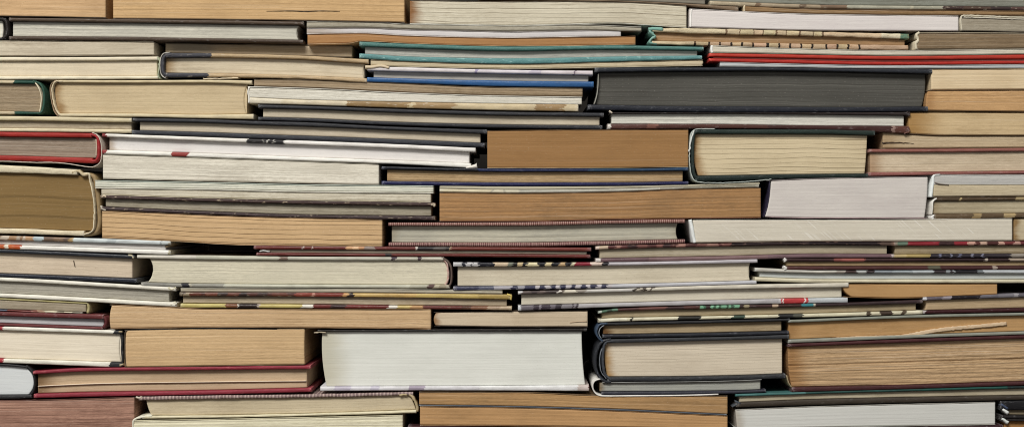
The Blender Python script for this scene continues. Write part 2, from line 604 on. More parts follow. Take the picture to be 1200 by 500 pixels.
bk('jacketed_book', 'grey edged book with worn mottled jacket at the top right corner', [832, 960, 1105, 1200], [[-20, -18, -17, -16], [1, 5.4, 7.0, 7.9], [5.8, 9.9, 11.2, 12.3]],
   [P(833, 1320, (128, 130, 118), con=.7, rec=2), C(832, 1322, (165, 148, 118), cloth=.1, wear=.55, wearc=(205, 195, 170), segs=[(832, (172, 154, 122)), (884, (120, 92, 66)), (890, (165, 145, 115)), (936, (120, 96, 74)), (944, (160, 138, 108)), (962, (128, 100, 76)), (992, (168, 164, 142)), (1066, (188, 180, 150)), (1070, (160, 156, 134)), (1105, (72, 50, 46)), (1130, (84, 60, 48)), (1160, (60, 44, 42)), (1186, (88, 58, 52)), (1200, (64, 48, 46))])], d=1.5)
pb('brown edged thin paperback squeezed above the pinkish white one', [872, 960, 1105, 1200], [6.2, 10.2, 11.5, 12.6], [13.8, 16.4, 18, 18.5], 872, 1310, (152, 118, 78), cov=(120, 92, 62), con=.8, foxl=.2, extra=[T('spine', [(873, 6.5), (872.4, 10), (873, 13.5)], 1.8, (215, 195, 155), fray=.3)], d=1.2)
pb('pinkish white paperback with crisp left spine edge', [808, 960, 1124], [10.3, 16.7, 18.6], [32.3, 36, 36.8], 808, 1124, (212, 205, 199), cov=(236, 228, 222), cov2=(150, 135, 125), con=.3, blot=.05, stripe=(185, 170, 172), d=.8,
   extra=[T('spine', [(810.6, 10.8), (809.6, 21), (809.4, 32)], 2.2, (240, 236, 230))])
pb('grey paperback with folded cream top cover at the right edge', [1126, 1200], [20.6, 22.6], [36.2, 37.6], 1127, 1300, (160, 150, 130), cov=(110, 100, 85), con=.5, d=1,
   extra=[T('cover', [(1128, 36), (1126.8, 28), (1127, 21), (1130, 18.3), (1150, 18.8), (1200, 20.6), (1300, 22)], 1.9, (206, 196, 170), fray=.5, wear=.5), T('cover_flap', [(1130, 20.2), (1165, 21.3), (1200, 22.7), (1300, 24)], 1.2, (215, 206, 184), fray=.4)])
# ---- second row, left
bk('hardcover_book', 'black hardcover showing only its rounded end at the upper left edge', [-80, 0, 11], [[20.5, 20.5, 22], [23.5, 23.5, 25], [44, 44, 43.5], [46.6, 46.6, 45.5]],
   [C(-80, 6, (34, 30, 27)), P(-80, 1.6, (222, 216, 200), r=(-1, 0, -1)), C(-80, 6, (34, 30, 27))], d=1,
   extra=[T('spine', [(2, 22), (6.5, 25), (7.6, 34), (6.5, 42), (2, 45)], 3.2, (40, 34, 30), cloth=.5)])
bk('hardcover_book', 'long dark brown hardcover with pale grey page edges in the upper left', [10, 120, 240, 355], [[20.8, 22, 23.5, 25.4], [25, 26.3, 28, 29.8], [42.4, 43, 44.8, 46.8], [46.9, 47.8, 48.8, 51]],
   [C(10, 356, (80, 62, 46), wear=.4), P(13, 349, (192, 187, 170), con=.6, stripe=(135, 132, 122), r=(0, -2, 0)), C(10, 355, (74, 57, 43), wear=.3)], d=0)
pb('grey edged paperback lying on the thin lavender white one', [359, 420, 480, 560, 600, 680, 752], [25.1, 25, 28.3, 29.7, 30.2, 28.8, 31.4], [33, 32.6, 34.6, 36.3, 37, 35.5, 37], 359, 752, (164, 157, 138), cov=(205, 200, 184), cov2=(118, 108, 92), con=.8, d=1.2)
pb('thin lavender white paperback between the grey and the orange brown one', [359, 420, 480, 560, 600, 680, 728], [33.1, 32.7, 34.7, 36.4, 37.1, 35.6, 35.4], [40, 39, 42, 44, 44.4, 43, 42.4], 359, 728, (205, 200, 196), cov=(190, 180, 175), cov2=(228, 220, 214), con=.35, blot=.05, stripe=(165, 158, 165), foxl=.6, foxw=.6, d=1.6)
pb('thin orange brown paperback above the teal hardcover', [359, 410, 422, 480, 600, 720, 745], [40.1, 39.2, 39.2, 42.1, 44.5, 42.9, 42], [52.2, 51, 48.6, 51.2, 54.3, 53, 52.2], 360, 745, (172, 122, 72), cov=(140, 92, 48), cov2=(214, 170, 118), con=.35, stripe=(140, 92, 48), d=1)
TEAL = (72, 124, 116)
bk('hardcover_book', 'teal clothbound hardcover with thin grey page block', [421, 480, 600, 720, 825], [[48.8, 51.5, 54.6, 53.3, 55], [54, 56.2, 59.4, 57.6, 59.2], [62.6, 66.3, 68.4, 66.3, 65], [68.4, 72, 75, 72.3, 69.6]],
   [C(421, 825, TEAL, wear=.3, cloth=.9), P(427, 818, (180, 177, 166), con=.7, stripe=(125, 122, 118), rec=4.5), C(421, 823, (84, 142, 142), wear=.5, cloth=.9, wearc=(170, 205, 200))], d=0)  # lower board's paler teal has its lit look mixed into the colour
pb('cream paperback directly below the teal hardcover', [434, 480, 600, 720, 824], [69.8, 72.2, 75.2, 72.6, 70], [77.2, 78.4, 80.6, 79, 77.2], 434, 824, (198, 182, 148), cov=(160, 138, 102), cov2=(206, 192, 158), con=.5, d=1.6, r=(0, .5, -1))
bk('hardcover_book', 'thin hardcover with white upper and bright blue lower board', [428, 480, 600, 696], [[77.6, 79, 81.8, 82.8], [82.4, 84, 86.3, 88], [90.3, 92, 94.6, 95.6], [95.8, 97.5, 101.4, 102.2]],
   [C(430, 695, (208, 200, 205), cloth=.05, rough=.4, segs=[(430, (214, 206, 206)), (500, (214, 206, 208)), (556, (160, 150, 186)), (560, (214, 206, 214)), (620, (190, 180, 196)), (634, (212, 202, 206)), (672, (120, 100, 120)), (674, (208, 196, 200))]), P(437, 690, (178, 173, 164), con=.3, rec=5), C(430, 696, (38, 90, 152), cloth=.1, rough=.35, wear=.2, wearc=(80, 130, 185))], d=.6,
   extra=[T('torn_flap', [(428, 78.8), (436, 78.8), (446, 77.6), (456, 79.5)], lambda t: 4.6 - 1.6 * t, (206, 184, 148), fray=.25, rec=-1.2, dep=9)])
bk('hardcover_book', 'stained book with crumbling cream boards stitched along the edge and frayed teal spine', [762, 840, 960, 1065], [[32.6, 33.6, 37.2, 39.6], [37.2, 39.9, 42.4, 46], [47.6, 49.2, 51.5, 53], [52.1, 53.7, 57.6, 58.5]],
   [C(764, 1066, (206, 188, 148), cloth=.9, rough_edge=.45, wear=.5, wearc=(150, 110, 70), segs=[(764, (206, 190, 150)), (775, (204, 186, 146))] + [v for k in range(9) for v in ((850 + k * 14 + (k * 37 % 5), (120, 92, 64)), (851.8 + k * 14 + (k * 37 % 5), (200 + k % 3 * 4, 178 + k % 2 * 6, 138)))] + [(1032, (214, 200, 164)), (1055, (92, 132, 104))], jag=.6),
    P(766, 1062, (170, 132, 90), con=.5, foxl=.3, l=(1.5, 0, 1.5)),
    C(764, 1065, (192, 166, 124), cloth=.9, rough_edge=.4, wear=.5, wearc=(150, 108, 70), segs=[(764, (198, 176, 136))] + [v for k in range(15) for v in ((813 + k * 13.7 + (k * 29 % 5) * .7, (34, 24, 16)), (815.4 + k * 13.7 + (k * 29 % 5) * .7, (190 + k % 2 * 6, 164 - (k % 3) * 5, 120)))], jag=.6)], d=.3,
   extra=[T('spine', [(776, 33.8), (766, 33.4), (762, 36), (764, 39.5), (768, 42), (763, 46), (762, 50), (770, 51)], 3.0, (120, 172, 156), fray=.9, cloth=.8), T('torn_flap', [(760, 34.4), (768, 34), (777, 34.6)], 4.2, (112, 170, 154), fray=.9, dep=8, rec=-.6)])
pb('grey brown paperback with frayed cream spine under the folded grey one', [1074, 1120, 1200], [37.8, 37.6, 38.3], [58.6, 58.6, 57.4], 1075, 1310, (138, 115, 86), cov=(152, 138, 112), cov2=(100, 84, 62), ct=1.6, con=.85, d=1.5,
   extra=[T('spine', [(1078, 38), (1074.5, 42), (1077, 46), (1074, 51), (1074.5, 58)], 3.4, (214, 200, 168), fray=.8)])
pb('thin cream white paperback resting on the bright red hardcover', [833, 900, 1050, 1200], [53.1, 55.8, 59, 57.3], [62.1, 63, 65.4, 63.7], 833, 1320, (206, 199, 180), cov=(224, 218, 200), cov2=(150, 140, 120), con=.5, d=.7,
   extra=[T('spine', [(834.6, 53.4), (834.2, 58), (835, 62)], 3, (238, 236, 228))])
bk('hardcover_book', 'thin bright red hardcover over the big black book', [831, 900, 1050, 1200], [[62.3, 63.3, 65.6, 63.9], [66.3, 67.6, 69.9, 68.9], [68.2, 69.8, 72.6, 71.3], [72.3, 73.8, 76.3, 74.9]],
   [C(831, 1325, (200, 48, 32), cloth=.25, rough=.45, wear=.15, wearc=(225, 100, 90)), P(836, 1320, (176, 88, 80), con=.5, rec=2), C(831, 1325, (194, 38, 28), cloth=.25, rough=.45, wear=.15, wearc=(225, 100, 90))], d=.4)
pb('thin pale bluish grey booklet between the red hardcover and the big black book', [844, 900, 1050, 1200], [72.6, 74.1, 76.6, 75.2], [78, 78.4, 80.3, 80], 844, 1320, (188, 192, 192), cov=(214, 218, 218), cov2=(170, 172, 170), con=.4, d=1.4, stripe=(140, 145, 148))
BLK = (40, 41, 44)
bk('hardcover_book', 'large black clothbound hardcover with dark grey page block', [697, 800, 900, 1000, 1092], [[79, 79, 79, 80.4, 81.2], [84.6, 83.3, 82.8, 84.4, 86.4], [122.6, 124.2, 124.8, 125.4, 124.6], [128.6, 131.2, 131.6, 131.2, 130.4]],
   [C(697, 1093, (38, 42, 50), cloth=.6, wear=.2), P(702, 1087, (84, 82, 76), con=.3, stripe=(56, 55, 50), blot=.15, l=(0, -1.5, -5), r=(0, 0, -4), sig=.4, period=5, rec=6.5), C(689, 1088, (32, 35, 46), cloth=.6, wear=.2)], d=.4,
   extra=[T('endpaper', [(701.6, 86), (701.2, 100), (699.6, 112), (696.8, 122)], 1.1, (150, 148, 136), rec=3.6)])
# ---- left block, rows three and four
pb('grey cream paperback below the brown hardcover at the left edge', [-90, 0, 187], [47.2, 47.4, 49], [66.2, 66, 64.9], -90, 180, (196, 184, 160), cov=(160, 146, 120), cov2=(140, 124, 98), con=.5, d=1.8, blot=.3)
bk('hardcover_book', 'cream hardcover with cream page block at the left edge under the grey cream paperback', [-90, 0, 90, 186], [[66.8, 66.8, 66.8, 66.2], [71.6, 71.4, 71.3, 70.8], [89.6, 89.4, 89.2, 88.8], [93.4, 93.4, 93.2, 92.6]],
   [C(-90, 185, (222, 208, 176), cloth=.2, wear=.25), P(-90, 183, (214, 199, 170), con=.25, blot=.15, rec=3), C(-90, 185, (224, 212, 180), cloth=.2, wear=.25)], d=.4,
   extra=[T('dust_jacket', [(184, 67), (186.4, 71), (186.2, 80), (185, 88), (187, 92.4)], 1.3, (176, 186, 150), fray=.7)])
pb('shaded grey book set back above the navy and tan hardcover', [188, 240, 340, 410], [48.7, 49.6, 51, 51.7], [60.6, 61.8, 64.2, 66], 190, 411, (176, 158, 130), cov=(120, 104, 80), con=.35, blot=.1, d=13)
bk('hardcover_book', 'tan hardcover with navy cloth spine and corners', [188, 240, 340, 432], [[62, 62.4, 64.6, 69.6], [67.6, 67.2, 69, 74.6], [85, 85.7, 88, 92], [91, 90.4, 92.2, 96.8]],
   [C(193, 432, (180, 152, 110), cloth=.6, wear=.4, segs=[(193, (62, 62, 70)), (248, (184, 154, 110))]), P(192, 427, (208, 193, 164), con=.45, foxl=.9, foxw=.2, r=(0, -2, -1), rec=4.5), C(193, 430, (180, 152, 110), cloth=.6, wear=.4, rough_edge=.2, segs=[(193, (58, 58, 66)), (243, (186, 156, 112))])], d=.4,
   extra=[T('spine', [(200, 64.6), (193.5, 65.4), (190.6, 70), (190.2, 80), (191.6, 86), (197, 89)], 3.6, (66, 66, 74), cloth=.6), T('dust_jacket', [(199, 61.6), (192, 62.6), (188.2, 68), (187.4, 79), (189, 88), (194, 91.8)], .9, (196, 190, 178), fray=.4)])
bk('hardcover_book', 'dark green and cream hardcover with curved green spine at the left edge', [-60, 0, 50], [[94, 94, 94.6], [97.8, 97.8, 98.4], [130.4, 130.2, 131.4], [134.4, 134.2, 133.8]],
   [C(-60, 42, (40, 82, 66), segs=[(-60, (205, 186, 146)), (14.5, (32, 76, 62))], cloth=.5), P(-60, 45, (150, 130, 102), con=.8, r=(-2, 3, 1), rec=3), C(-60, 46, (40, 82, 66), segs=[(-60, (200, 180, 142)), (16.5, (32, 76, 62))], cloth=.5)], d=.8,
   extra=[T('spine', [(38, 95.4), (46, 98), (50.4, 106), (51.2, 118), (49, 130), (44, 133)], 2.6, (40, 84, 66), cloth=.6), T('endpaper', [(41, 97), (45.4, 104), (48, 114), (47.4, 124), (46, 131.4)], 1.4, (222, 206, 170), fray=.3)])
bk('hardcover_book', 'tan paged book in a cream jacket with rounded spine at its left', [66, 150, 240, 296], [[93.8, 94, 93.4, 94.2], [96.8, 97.2, 97, 99], [132.8, 132.8, 134.2, 133.4], [136.6, 137, 138.8, 139.8]],
   [C(68, 295, (206, 186, 142), cloth=.1, wear=.3), P(63, 289, (200, 178, 138), con=.28, blot=.15, foxl=.9, foxw=.14, l=(0, 0, 4), r=(0, -4, -1), rec=3.2), C(68, 297, (206, 188, 146), cloth=.1, wear=.3)], d=.8,
   extra=[T('spine', [(73, 95.4), (64, 96), (60.6, 104), (61.8, 116), (65, 128), (70, 135.4)], 1.6, (216, 196, 156), fray=.5), T('dust_jacket', [(66, 93.8), (60, 98), (58.4, 106), (60, 118), (63, 130), (67.6, 136.4)], .9, (160, 130, 96), fray=.4),
          T('torn_flap', [(238, 92.4), (262, 92), (279, 91.2)], 1.5, (222, 200, 160), fray=.6, dep=20)])
bk('hardcover_book', 'cream hardcover with grey page edges resting on the red book', [-80, 0, 154], [[135.6, 135.8, 138.2], [140.8, 141, 143.4], [150, 150, 151.6], [154, 154.2, 155.8]],
   [C(-80, 154, (206, 190, 148), cloth=.2), P(-80, 152.5, (170, 156, 132), con=.75), C(-80, 154, (214, 198, 158), cloth=.2)], d=.7)
RED = (172, 32, 24)
bk('hardcover_book', 'red hardcover with rounded red spine at the left edge', [-70, 0, 108], [[153, 154.4, 156], [158.6, 160, 161.4], [181, 182, 185], [186.6, 187.8, 191.2]],
   [C(-70, 107, RED, cloth=.4, wear=.2, wearc=(205, 90, 80)), P(-70, 112, (150, 132, 114), con=.75, rec=4), C(-70, 108, RED, cloth=.4, wear=.2, wearc=(205, 90, 80))], d=.5,
   extra=[T('spine', [(106, 157.4), (113, 160), (115, 168), (115, 182), (112, 188), (106, 189)], 3.4, (172, 32, 34), cloth=.4), T('dust_jacket', [(-70, 187.6), (0, 188.8), (40, 190.4), (60, 190.2), (80, 192), (105, 195.6), (114, 193), (118.4, 186), (118.2, 168), (114, 158.6), (108, 155.6)], .9, (212, 196, 178), fray=.4), T('headband', [(111.4, 163), (112, 172), (111.4, 183)], 1.4, (196, 176, 148), rec=2.5, fray=.3)])
bk('hardcover_book', 'large olive brown book with worn cream vellum boards at the left edge', [-80, 0, 85], [[192, 193.4, 198], [201.4, 202.2, 205], [266.6, 267.2, 270.2], [273, 273.6, 276.2]],
   [C(-80, 90, (214, 200, 164), cloth=.8, wear=.4, rough_edge=.2), P(-80, 104, (134, 104, 58), con=.25, blot=.15, stripe=(102, 78, 40), sig=.4, period=21, r=(0, 4, 5), rec=4), C(-80, 98, (216, 200, 164), cloth=.8, wear=.4, rough_edge=.2)], d=.6,
   extra=[T('spine', [(98, 205), (108, 207), (112, 225), (114, 245), (114.6, 262), (110, 272), (96, 275)], 5.2, (150, 122, 78), cloth=.3, rec=4), T('endpaper', [(96, 203.4), (103, 203), (104, 209), (107, 222), (109.6, 240), (109.4, 258), (107.6, 270), (98, 274.4), (93, 274.6)], 1.5, (222, 206, 170), fray=.5, rec=1), T('cover_flap', [(84, 202), (92, 200.4), (97, 205), (103, 204)], 3.2, (190, 170, 128), fray=.5, dep=12)])
# ---- centre left, rows three to five
pb('brown grey paperback edge below the blue board, set back above the white one', [297, 360, 480, 560, 683], [92.8, 93.2, 97.8, 101.5, 103.2], [101, 103, 108.6, 111.4, 113.4], 297, 683, (156, 134, 104), cov=(120, 98, 70), con=.8, d=2.2)
bk('paperback_book', 'white paged paperback with torn brown patches along its cream lower cover', [290, 360, 480, 560, 683], [[101.2, 103.2, 108.8, 111.6, 113.6], [102.2, 104.2, 109.8, 112.6, 114.6], [114, 117, 119.6, 121, 122.4], [121.2, 123, 126.8, 128.6, 130.8]],
   [K(290, 682, (224, 220, 206)), P(290.5, 682, (214, 209, 194), con=.8, stripe=(150, 140, 120), blot=.1, rec=.6), K(291, 678, (212, 194, 156), wear=.5, segs=[(291, (216, 204, 176)), (330, (208, 192, 158)), (406, (152, 118, 70)), (478, (206, 182, 134)), (486, (170, 136, 88)), (532, (204, 182, 138)), (628, (158, 124, 78)), (661, (206, 186, 144))], jag=4)], d=.5,
   extra=[T('spine', [(292, 102), (290.4, 108), (291.6, 114), (291.6, 121)], 2, (226, 222, 210), fray=.4)])
bk('hardcover_book', 'thin black hardcover with cream pages, upper of the pair of thin black ones', [302, 360, 480, 600, 706], [[122.4, 124, 128, 131, 132.2], [126.6, 128, 132.3, 135.4, 136.6], [136.8, 138.4, 143.4, 146, 146.8], [141, 142.6, 147.4, 150.2, 151.6]],
   [C(302, 708, (50, 51, 56), cloth=.9, wear=.15), P(307, 703, (194, 181, 157), con=.45, rec=4.2), C(302, 706, (46, 47, 53), cloth=.9, wear=.15)], d=.3)
bk('hardcover_book', 'thin black hardcover with cream pages, lower of the pair of thin black ones', [155, 240, 300, 360, 450, 571], [[138.2, 139.6, 141.6, 143.2, 147.8, 151.8], [142.2, 143.8, 146.2, 148, 151.8, 156.8], [152.2, 154.8, 157, 159, 162.4, 167.6], [157.2, 160, 162.4, 164.4, 168.2, 172.8]],
   [C(155, 571, (50, 51, 56), cloth=.9, wear=.15), P(162, 563, (198, 184, 160), con=.45, rec=4.4), C(154, 568, (52, 54, 62), cloth=.9, wear=.15)], d=.6)
bk('hardcover_book', 'white hardcover with a small red mark and a black patch on its boards', [119, 240, 360, 460, 558], [[156.2, 160.6, 164.8, 168.6, 173.2], [160.2, 165, 169.6, 173.4, 178.2], [175.4, 179.4, 184, 187.6, 191.4], [180.2, 184.4, 188.6, 192, 197.2]],
   [C(119, 557.5, (228, 223, 214), cloth=.08, wear=.1, segs=[(119, (150, 40, 44)), (122.5, (230, 225, 214)), (288.5, (44, 42, 44)), (307, (120, 118, 110)), (309, (40, 38, 40)), (312, (190, 186, 176)), (314, (42, 40, 42)), (318, (160, 156, 150)), (320, (40, 38, 40)), (331.5, (228, 223, 216))]),
    P(126, 550, (214, 209, 204), con=.25, blot=.05, stripe=(176, 170, 170), foxl=.7, foxw=.12, rec=4.4), C(119, 552, (230, 226, 216), cloth=.08, wear=.1, segs=[(119, (160, 48, 48)), (124, (232, 228, 216)), (200, (160, 52, 46)), (219.5, (232, 228, 218))])], d=.8,
   extra=[T('torn_flap', [(546, 196.6), (552, 195.6), (559, 194.4)], lambda t: 1 + 5 * t, (226, 220, 208), fray=.3, dep=6, rec=-.8)])
pb('off white scratched paperback below the white hardcover with the red mark', [120, 240, 360, 444], [180.8, 185, 189.2, 192.4], [209.6, 212.6, 215, 216.6], 120, 444, (219, 212, 194), cov=(176, 168, 148), con=.55, blot=.2, stripe=(150, 138, 118), d=.6)
pb('pale green cream paperback jutting out beyond the olive brown book', [111, 240, 360, 508], [211, 213.4, 216, 217.4], [220.6, 222.4, 225.2, 226.6], 111, 508, (210, 207, 188), cov=(184, 194, 178), cov2=(225, 220, 202), ct=1.4, con=.7, stripe=(150, 156, 142), d=.4)
pb('cream paperback on top of the thin dark brown hardcover', [117, 240, 360, 505], [220.7, 222.5, 225.3, 226.7], [228.4, 232.2, 234.9, 236.9], 118, 505, (206, 198, 176), cov=(190, 182, 160), cov2=(222, 210, 178), con=.8, d=1.1)
bk('hardcover_book', 'thin dark brown hardcover with chipped corners above the striped tan paperback', [116, 240, 360, 510], [[228.5, 232.4, 235, 237], [232.6, 236.4, 239.2, 241.8], [241.6, 247.4, 251.4, 253], [246.2, 251.2, 255.4, 258]],
   [C(117, 510, (72, 52, 48), cloth=.5, wear=.75, wearc=(196, 178, 150), rough_edge=.2), P(122, 505, (156, 147, 126), con=.75), C(117, 510, (66, 50, 50), cloth=.5, wear=.6, wearc=(176, 160, 140), rough_edge=.2)], d=.4,
   extra=[T('headband', [(119, 231), (122, 229.4), (124, 231)], 2.4, (206, 184, 150), fray=.6, dep=6), T('headband', [(118, 241), (119.4, 244.4), (124, 246)], 1.8, (206, 196, 176), fray=.6, dep=6), T('headband', [(505, 240), (509.4, 239.6), (508, 242)], 2.2, (196, 180, 150), fray=.6, dep=6)])
pb('thick light tan paperback with dark lines between its gathered pages', [119, 200, 290, 448], [246.5, 250, 253.6, 257.2], [278.8, 282.6, 287.4, 288.5], 119, 448, (210, 171, 121), cov=(150, 112, 70), cov2=(206, 166, 116), con=.35, sig=1.0, period=5.6, blot=.12, d=.8)
# ---- centre, rows three to five
pb('plain brown paperback block between the white hardcover and the green spined book', [571, 640, 720, 807], [152.8, 152, 151.7, 151.3], [197, 197.2, 196.8, 195.8], 571, 807, (156, 112, 64), cov=(110, 76, 42), cov2=(190, 158, 112), con=.25, blot=.22, stripe=(126, 88, 48), d=1)
bk('hardcover_book', 'thin navy blue hardcover with tan pages under the plain brown block', [446, 600, 720, 807], [[194.6, 197.6, 197.5, 196.2], [198.5, 201.2, 200.8, 199.9], [211.8, 213.8, 213.5, 212.2], [216.4, 218, 217.6, 216.2]],
   [C(447, 807, (32, 40, 70), cloth=.2, rough=.4, wear=.2, segs=[(447, (26, 28, 36)), (560, (34, 44, 84)), (690, (34, 66, 98)), (760, (40, 70, 104))]), P(453, 801, (182, 150, 106), con=.8, foxl=.3, rec=4), C(447, 807, (34, 36, 84), cloth=.2, rough=.4, wear=.25)], d=.5)
bk('paperback_book', 'thin pale booklet with creased grey cover on the big tan paperback', [515, 600, 720, 800, 891], [[217.4, 218.4, 218, 216.3, 213.4], [221, 222.2, 221, 218.8, 216], [225, 226.2, 224.6, 221.4, 219.4]],
   [P(515, 891, (176, 168, 142), con=.5, stripe=(136, 128, 108), rec=.4), K(515, 890, (206, 197, 168), segs=[(515, (212, 198, 160)), (574, (188, 180, 156)), (577, (214, 204, 174)), (589, (184, 176, 152)), (592, (208, 200, 172)), (606, (176, 172, 156)), (690, (184, 180, 164)), (772, (206, 200, 184)), (774, (170, 164, 146)), (800, (150, 144, 124))])], d=1)
pb('big tan paperback with smudged page edges in the middle of the stack', [515, 600, 720, 800, 892], [225.2, 226.4, 224.8, 221.6, 219.6], [259.4, 259.6, 257.2, 256.2, 255.3], 515, 892, (172, 124, 74), cov=(120, 84, 48), cov2=(150, 90, 60), con=.6, blot=.5, stripe=(122, 92, 60), sig=.35, period=4.2, d=.8)
WV = ((190, 158, 146), 13.0, .75)
bk('hardcover_book', 'rust brown hardcover with ribbed cloth edges and grey pages', [455, 600, 720, 803], [[260.6, 260.2, 258, 256.6], [264.6, 264.7, 262.2, 261.2], [284, 284.3, 282.2, 280.3], [288.3, 288.7, 286.6, 284.5]],
   [C(455, 803, (118, 66, 58), cloth=.7, weave=WV, wear=.1), P(458.5, 795, (182, 176, 154), con=.65, stripe=(132, 132, 124), r=(0, -2, 0), foxl=.4, foxr=.2, rec=5), C(455, 803, (112, 62, 62), cloth=.7, weave=WV, wear=.1)], d=0)
# ---- right block, rows three to five
bk('hardcover_book', 'white paged thin hardcover with brown lower board beneath the big black book', [714, 840, 960, 1066], [[131.6, 132, 131.9, 131.2], [133.2, 133, 134, 135.4], [145, 145.5, 147, 147.6], [151.4, 150.6, 152, 156.4]],
   [C(714, 1067, (46, 36, 34), cloth=.1), P(717, 1061, (208, 205, 192), con=.8, stripe=(150, 148, 138), rec=3.5), C(712, 1066, (92, 54, 46), cloth=.1, wear=.3, rough=.35, segs=[(712, (232, 226, 216)), (715, (92, 54, 46)), (758, (124, 74, 60)), (770, (84, 48, 40)), (900, (70, 40, 36)), (1044, (150, 116, 104)), (1049, (98, 56, 46))])], d=.5,
   extra=[T('cover_flap', [(714, 130), (717.6, 132.6)], 2.0, (216, 200, 176), dep=10), T('cover_flap', [(1063, 131.4), (1066.6, 133.4), (1065, 136)], 1.5, (60, 44, 40), dep=20), T('cover_flap', [(1060, 148.4), (1065, 149.6), (1066, 154), (1060, 156.4)], 1.6, (110, 66, 52), dep=40)])
GRN = (34, 50, 44)
bk('hardcover_book', 'thick cream paged book in dark green boards with scuffed spine at its left', [813, 880, 960, 1024], [[151.6, 151.4, 151.5, 152.6], [156.6, 157, 157, 158.8], [206, 204.8, 203.8, 203.3], [212.4, 210.6, 208.6, 208.2]],
   [C(815, 1026, GRN, cloth=.5, wear=.2), P(813, 1018, (212, 193, 154), con=.2, sig=.8, period=5.5, foxl=1., foxw=.14, fox=(150, 108, 58), l=(1, 0, 6), r=(0, -1, -3), blot=.1, rec=4.2), C(815, 1018, (28, 42, 38), cloth=.5, wear=.2)], d=.5,  # left end tint is part stain, part shade painted beside the spine
   extra=[T('spine', [(822, 153.8), (814.6, 155.4), (812.6, 163), (811.8, 180), (812.2, 196), (814.6, 206), (820, 209.6)], 3.6, (36, 50, 46), cloth=.5), T('dust_jacket', [(838, 151), (822, 151), (813, 152.6), (809.6, 160), (808.2, 178), (808.8, 196), (811.6, 208), (817, 212.8), (830, 214), (850, 214), (880, 212.4), (904, 210)], 1.0, (186, 196, 188), fray=.5, wear=.6, wearc=(60, 80, 70)), T('dust_jacket', [(813.4, 153), (811, 160), (809, 168), (808, 178)], 2.0, (214, 216, 210), fray=.9, rec=-.5, dep=4)])
pb('cream paperback right of the big black book', [1092, 1200], [81.4, 80.4], [105.6, 105], 1092, 1310, (216, 192, 152), cov=(190, 160, 116), cov2=(150, 112, 70), con=.35, blot=.3, stripe=(186, 154, 108), d=1.2)
pb('orange tan paperback under the cream one right of the big black book', [1086, 1200], [105.8, 105.2], [129.8, 131], 1086, 1310, (202, 156, 102), cov=(120, 88, 54), con=.55, d=1.6, foxl=.5, l=(2, 0, 0), fox=(150, 96, 44))
pb('beige brown paperback with darkened left end at the right edge', [1066, 1110, 1200], [131.2, 131, 131.4], [156.8, 158.6, 158.7], 1066, 1310, (206, 177, 130), cov=(150, 112, 66), cov2=(130, 100, 66), con=.35, blot=.35, foxl=1., foxw=.5, fox=(168, 124, 66), d=3)
pb('thin beige paperback with a dark split near its left end, on the pinkish brown hardcover', [1036, 1066, 1110, 1200], [154.4, 157, 158.8, 158.9], [174.2, 173.8, 173.4, 173], 1036, 1310, (196, 173, 137), cov=(140, 110, 76), con=.55, foxl=.5, foxw=.3, d=4.5,
   extra=[T('torn_page', [(1036, 167.6), (1046, 167), (1062, 167.2), (1072, 168)], lambda t: 2.4 * (1 - t) + .3, (70, 50, 32), dep=4, fray=.5)])
bk('hardcover_book', 'pinkish brown hardcover with cream pages at the right edge', [1018, 1110, 1200], [[174.6, 174.2, 173.2], [178.6, 178.2, 177.2], [202, 201.2, 200], [206.4, 205, 203.7]],
   [C(1019, 1310, (152, 88, 76), cloth=.6, wear=.25), P(1021, 1305, (208, 188, 158), con=.45, foxl=.7, foxw=.2, fox=(160, 116, 76), rec=3), C(1018, 1310, (150, 84, 76), cloth=.6, wear=.25)], d=.5)
pb('tall pale lavender white paperback with slanting ends, right of the big tan one', [895, 960, 1088], [211.4, 208.7, 206.4], [254.6, 255.8, 256.2], 897, 1088, (205, 198, 190), cov=(170, 158, 156), cov2=(196, 160, 164), con=.22, blot=.18, stripe=(172, 160, 158), l=(7, 5, 0), r=(0, -1, -4), d=1.2,
   extra=[T('spine', [(902.4, 211.4), (902, 226), (899.6, 242), (895.6, 254)], 1.3, (44, 38, 62), rec=.6)])
bk('paperback_book', 'white spined paperback with grey upper and beige lower pages at the right edge', [1092, 1200], [[204, 204.4], [205, 205.3], [216.4, 216.6], [230, 229.2], [231.2, 230.4]],
   [K(1094, 1310, (206, 202, 196)), P(1094, 1310, (186, 183, 177), con=.6, stripe=(148, 146, 144), rec=.6), P(1094.5, 1310, (198, 182, 148), con=.4, rec=.8), K(1093, 1310, (92, 74, 52))], d=.8,
   extra=[T('spine', [(1102, 204.2), (1095, 205.4), (1093.8, 213), (1092.6, 222), (1091.6, 231)], 3.4, (232, 238, 236), rough=.3), T('torn_page', [(1096, 214), (1102, 215.6), (1112, 216.4)], 1.2, (110, 96, 80), dep=4)])
bk('jacketed_book', 'book in a gilt brown jacket with white rounded spine under the white spined paperback', [1092, 1200], [[231.4, 230.6], [235.6, 234.6], [250.6, 249.6], [256.8, 255]],
   [C(1095, 1310, (88, 68, 46), cloth=.1, segs=[(1095, (84, 66, 46)), (1124, (180, 156, 104)), (1127, (86, 66, 44)), (1190, (170, 146, 98)), (1200, (80, 60, 42))]), P(1095, 1305, (184, 170, 138), con=.5, foxl=.4, rec=2.5), C(1095, 1310, (110, 86, 58), cloth=.1, segs=[(1095, (104, 82, 56)), (1140, (160, 132, 84)), (1150, (96, 74, 50)), (1176, (176, 148, 96)), (1190, (100, 78, 52))])], d=.7,
   extra=[T('spine', [(1098, 232.4), (1093.6, 236), (1093, 244), (1092, 252)], 1.8, (226, 222, 212), rough=.3), T('spine', [(1095, 252.6), (1092, 254.2), (1094.4, 256)], 2.8, (236, 234, 230), rough=.3)])
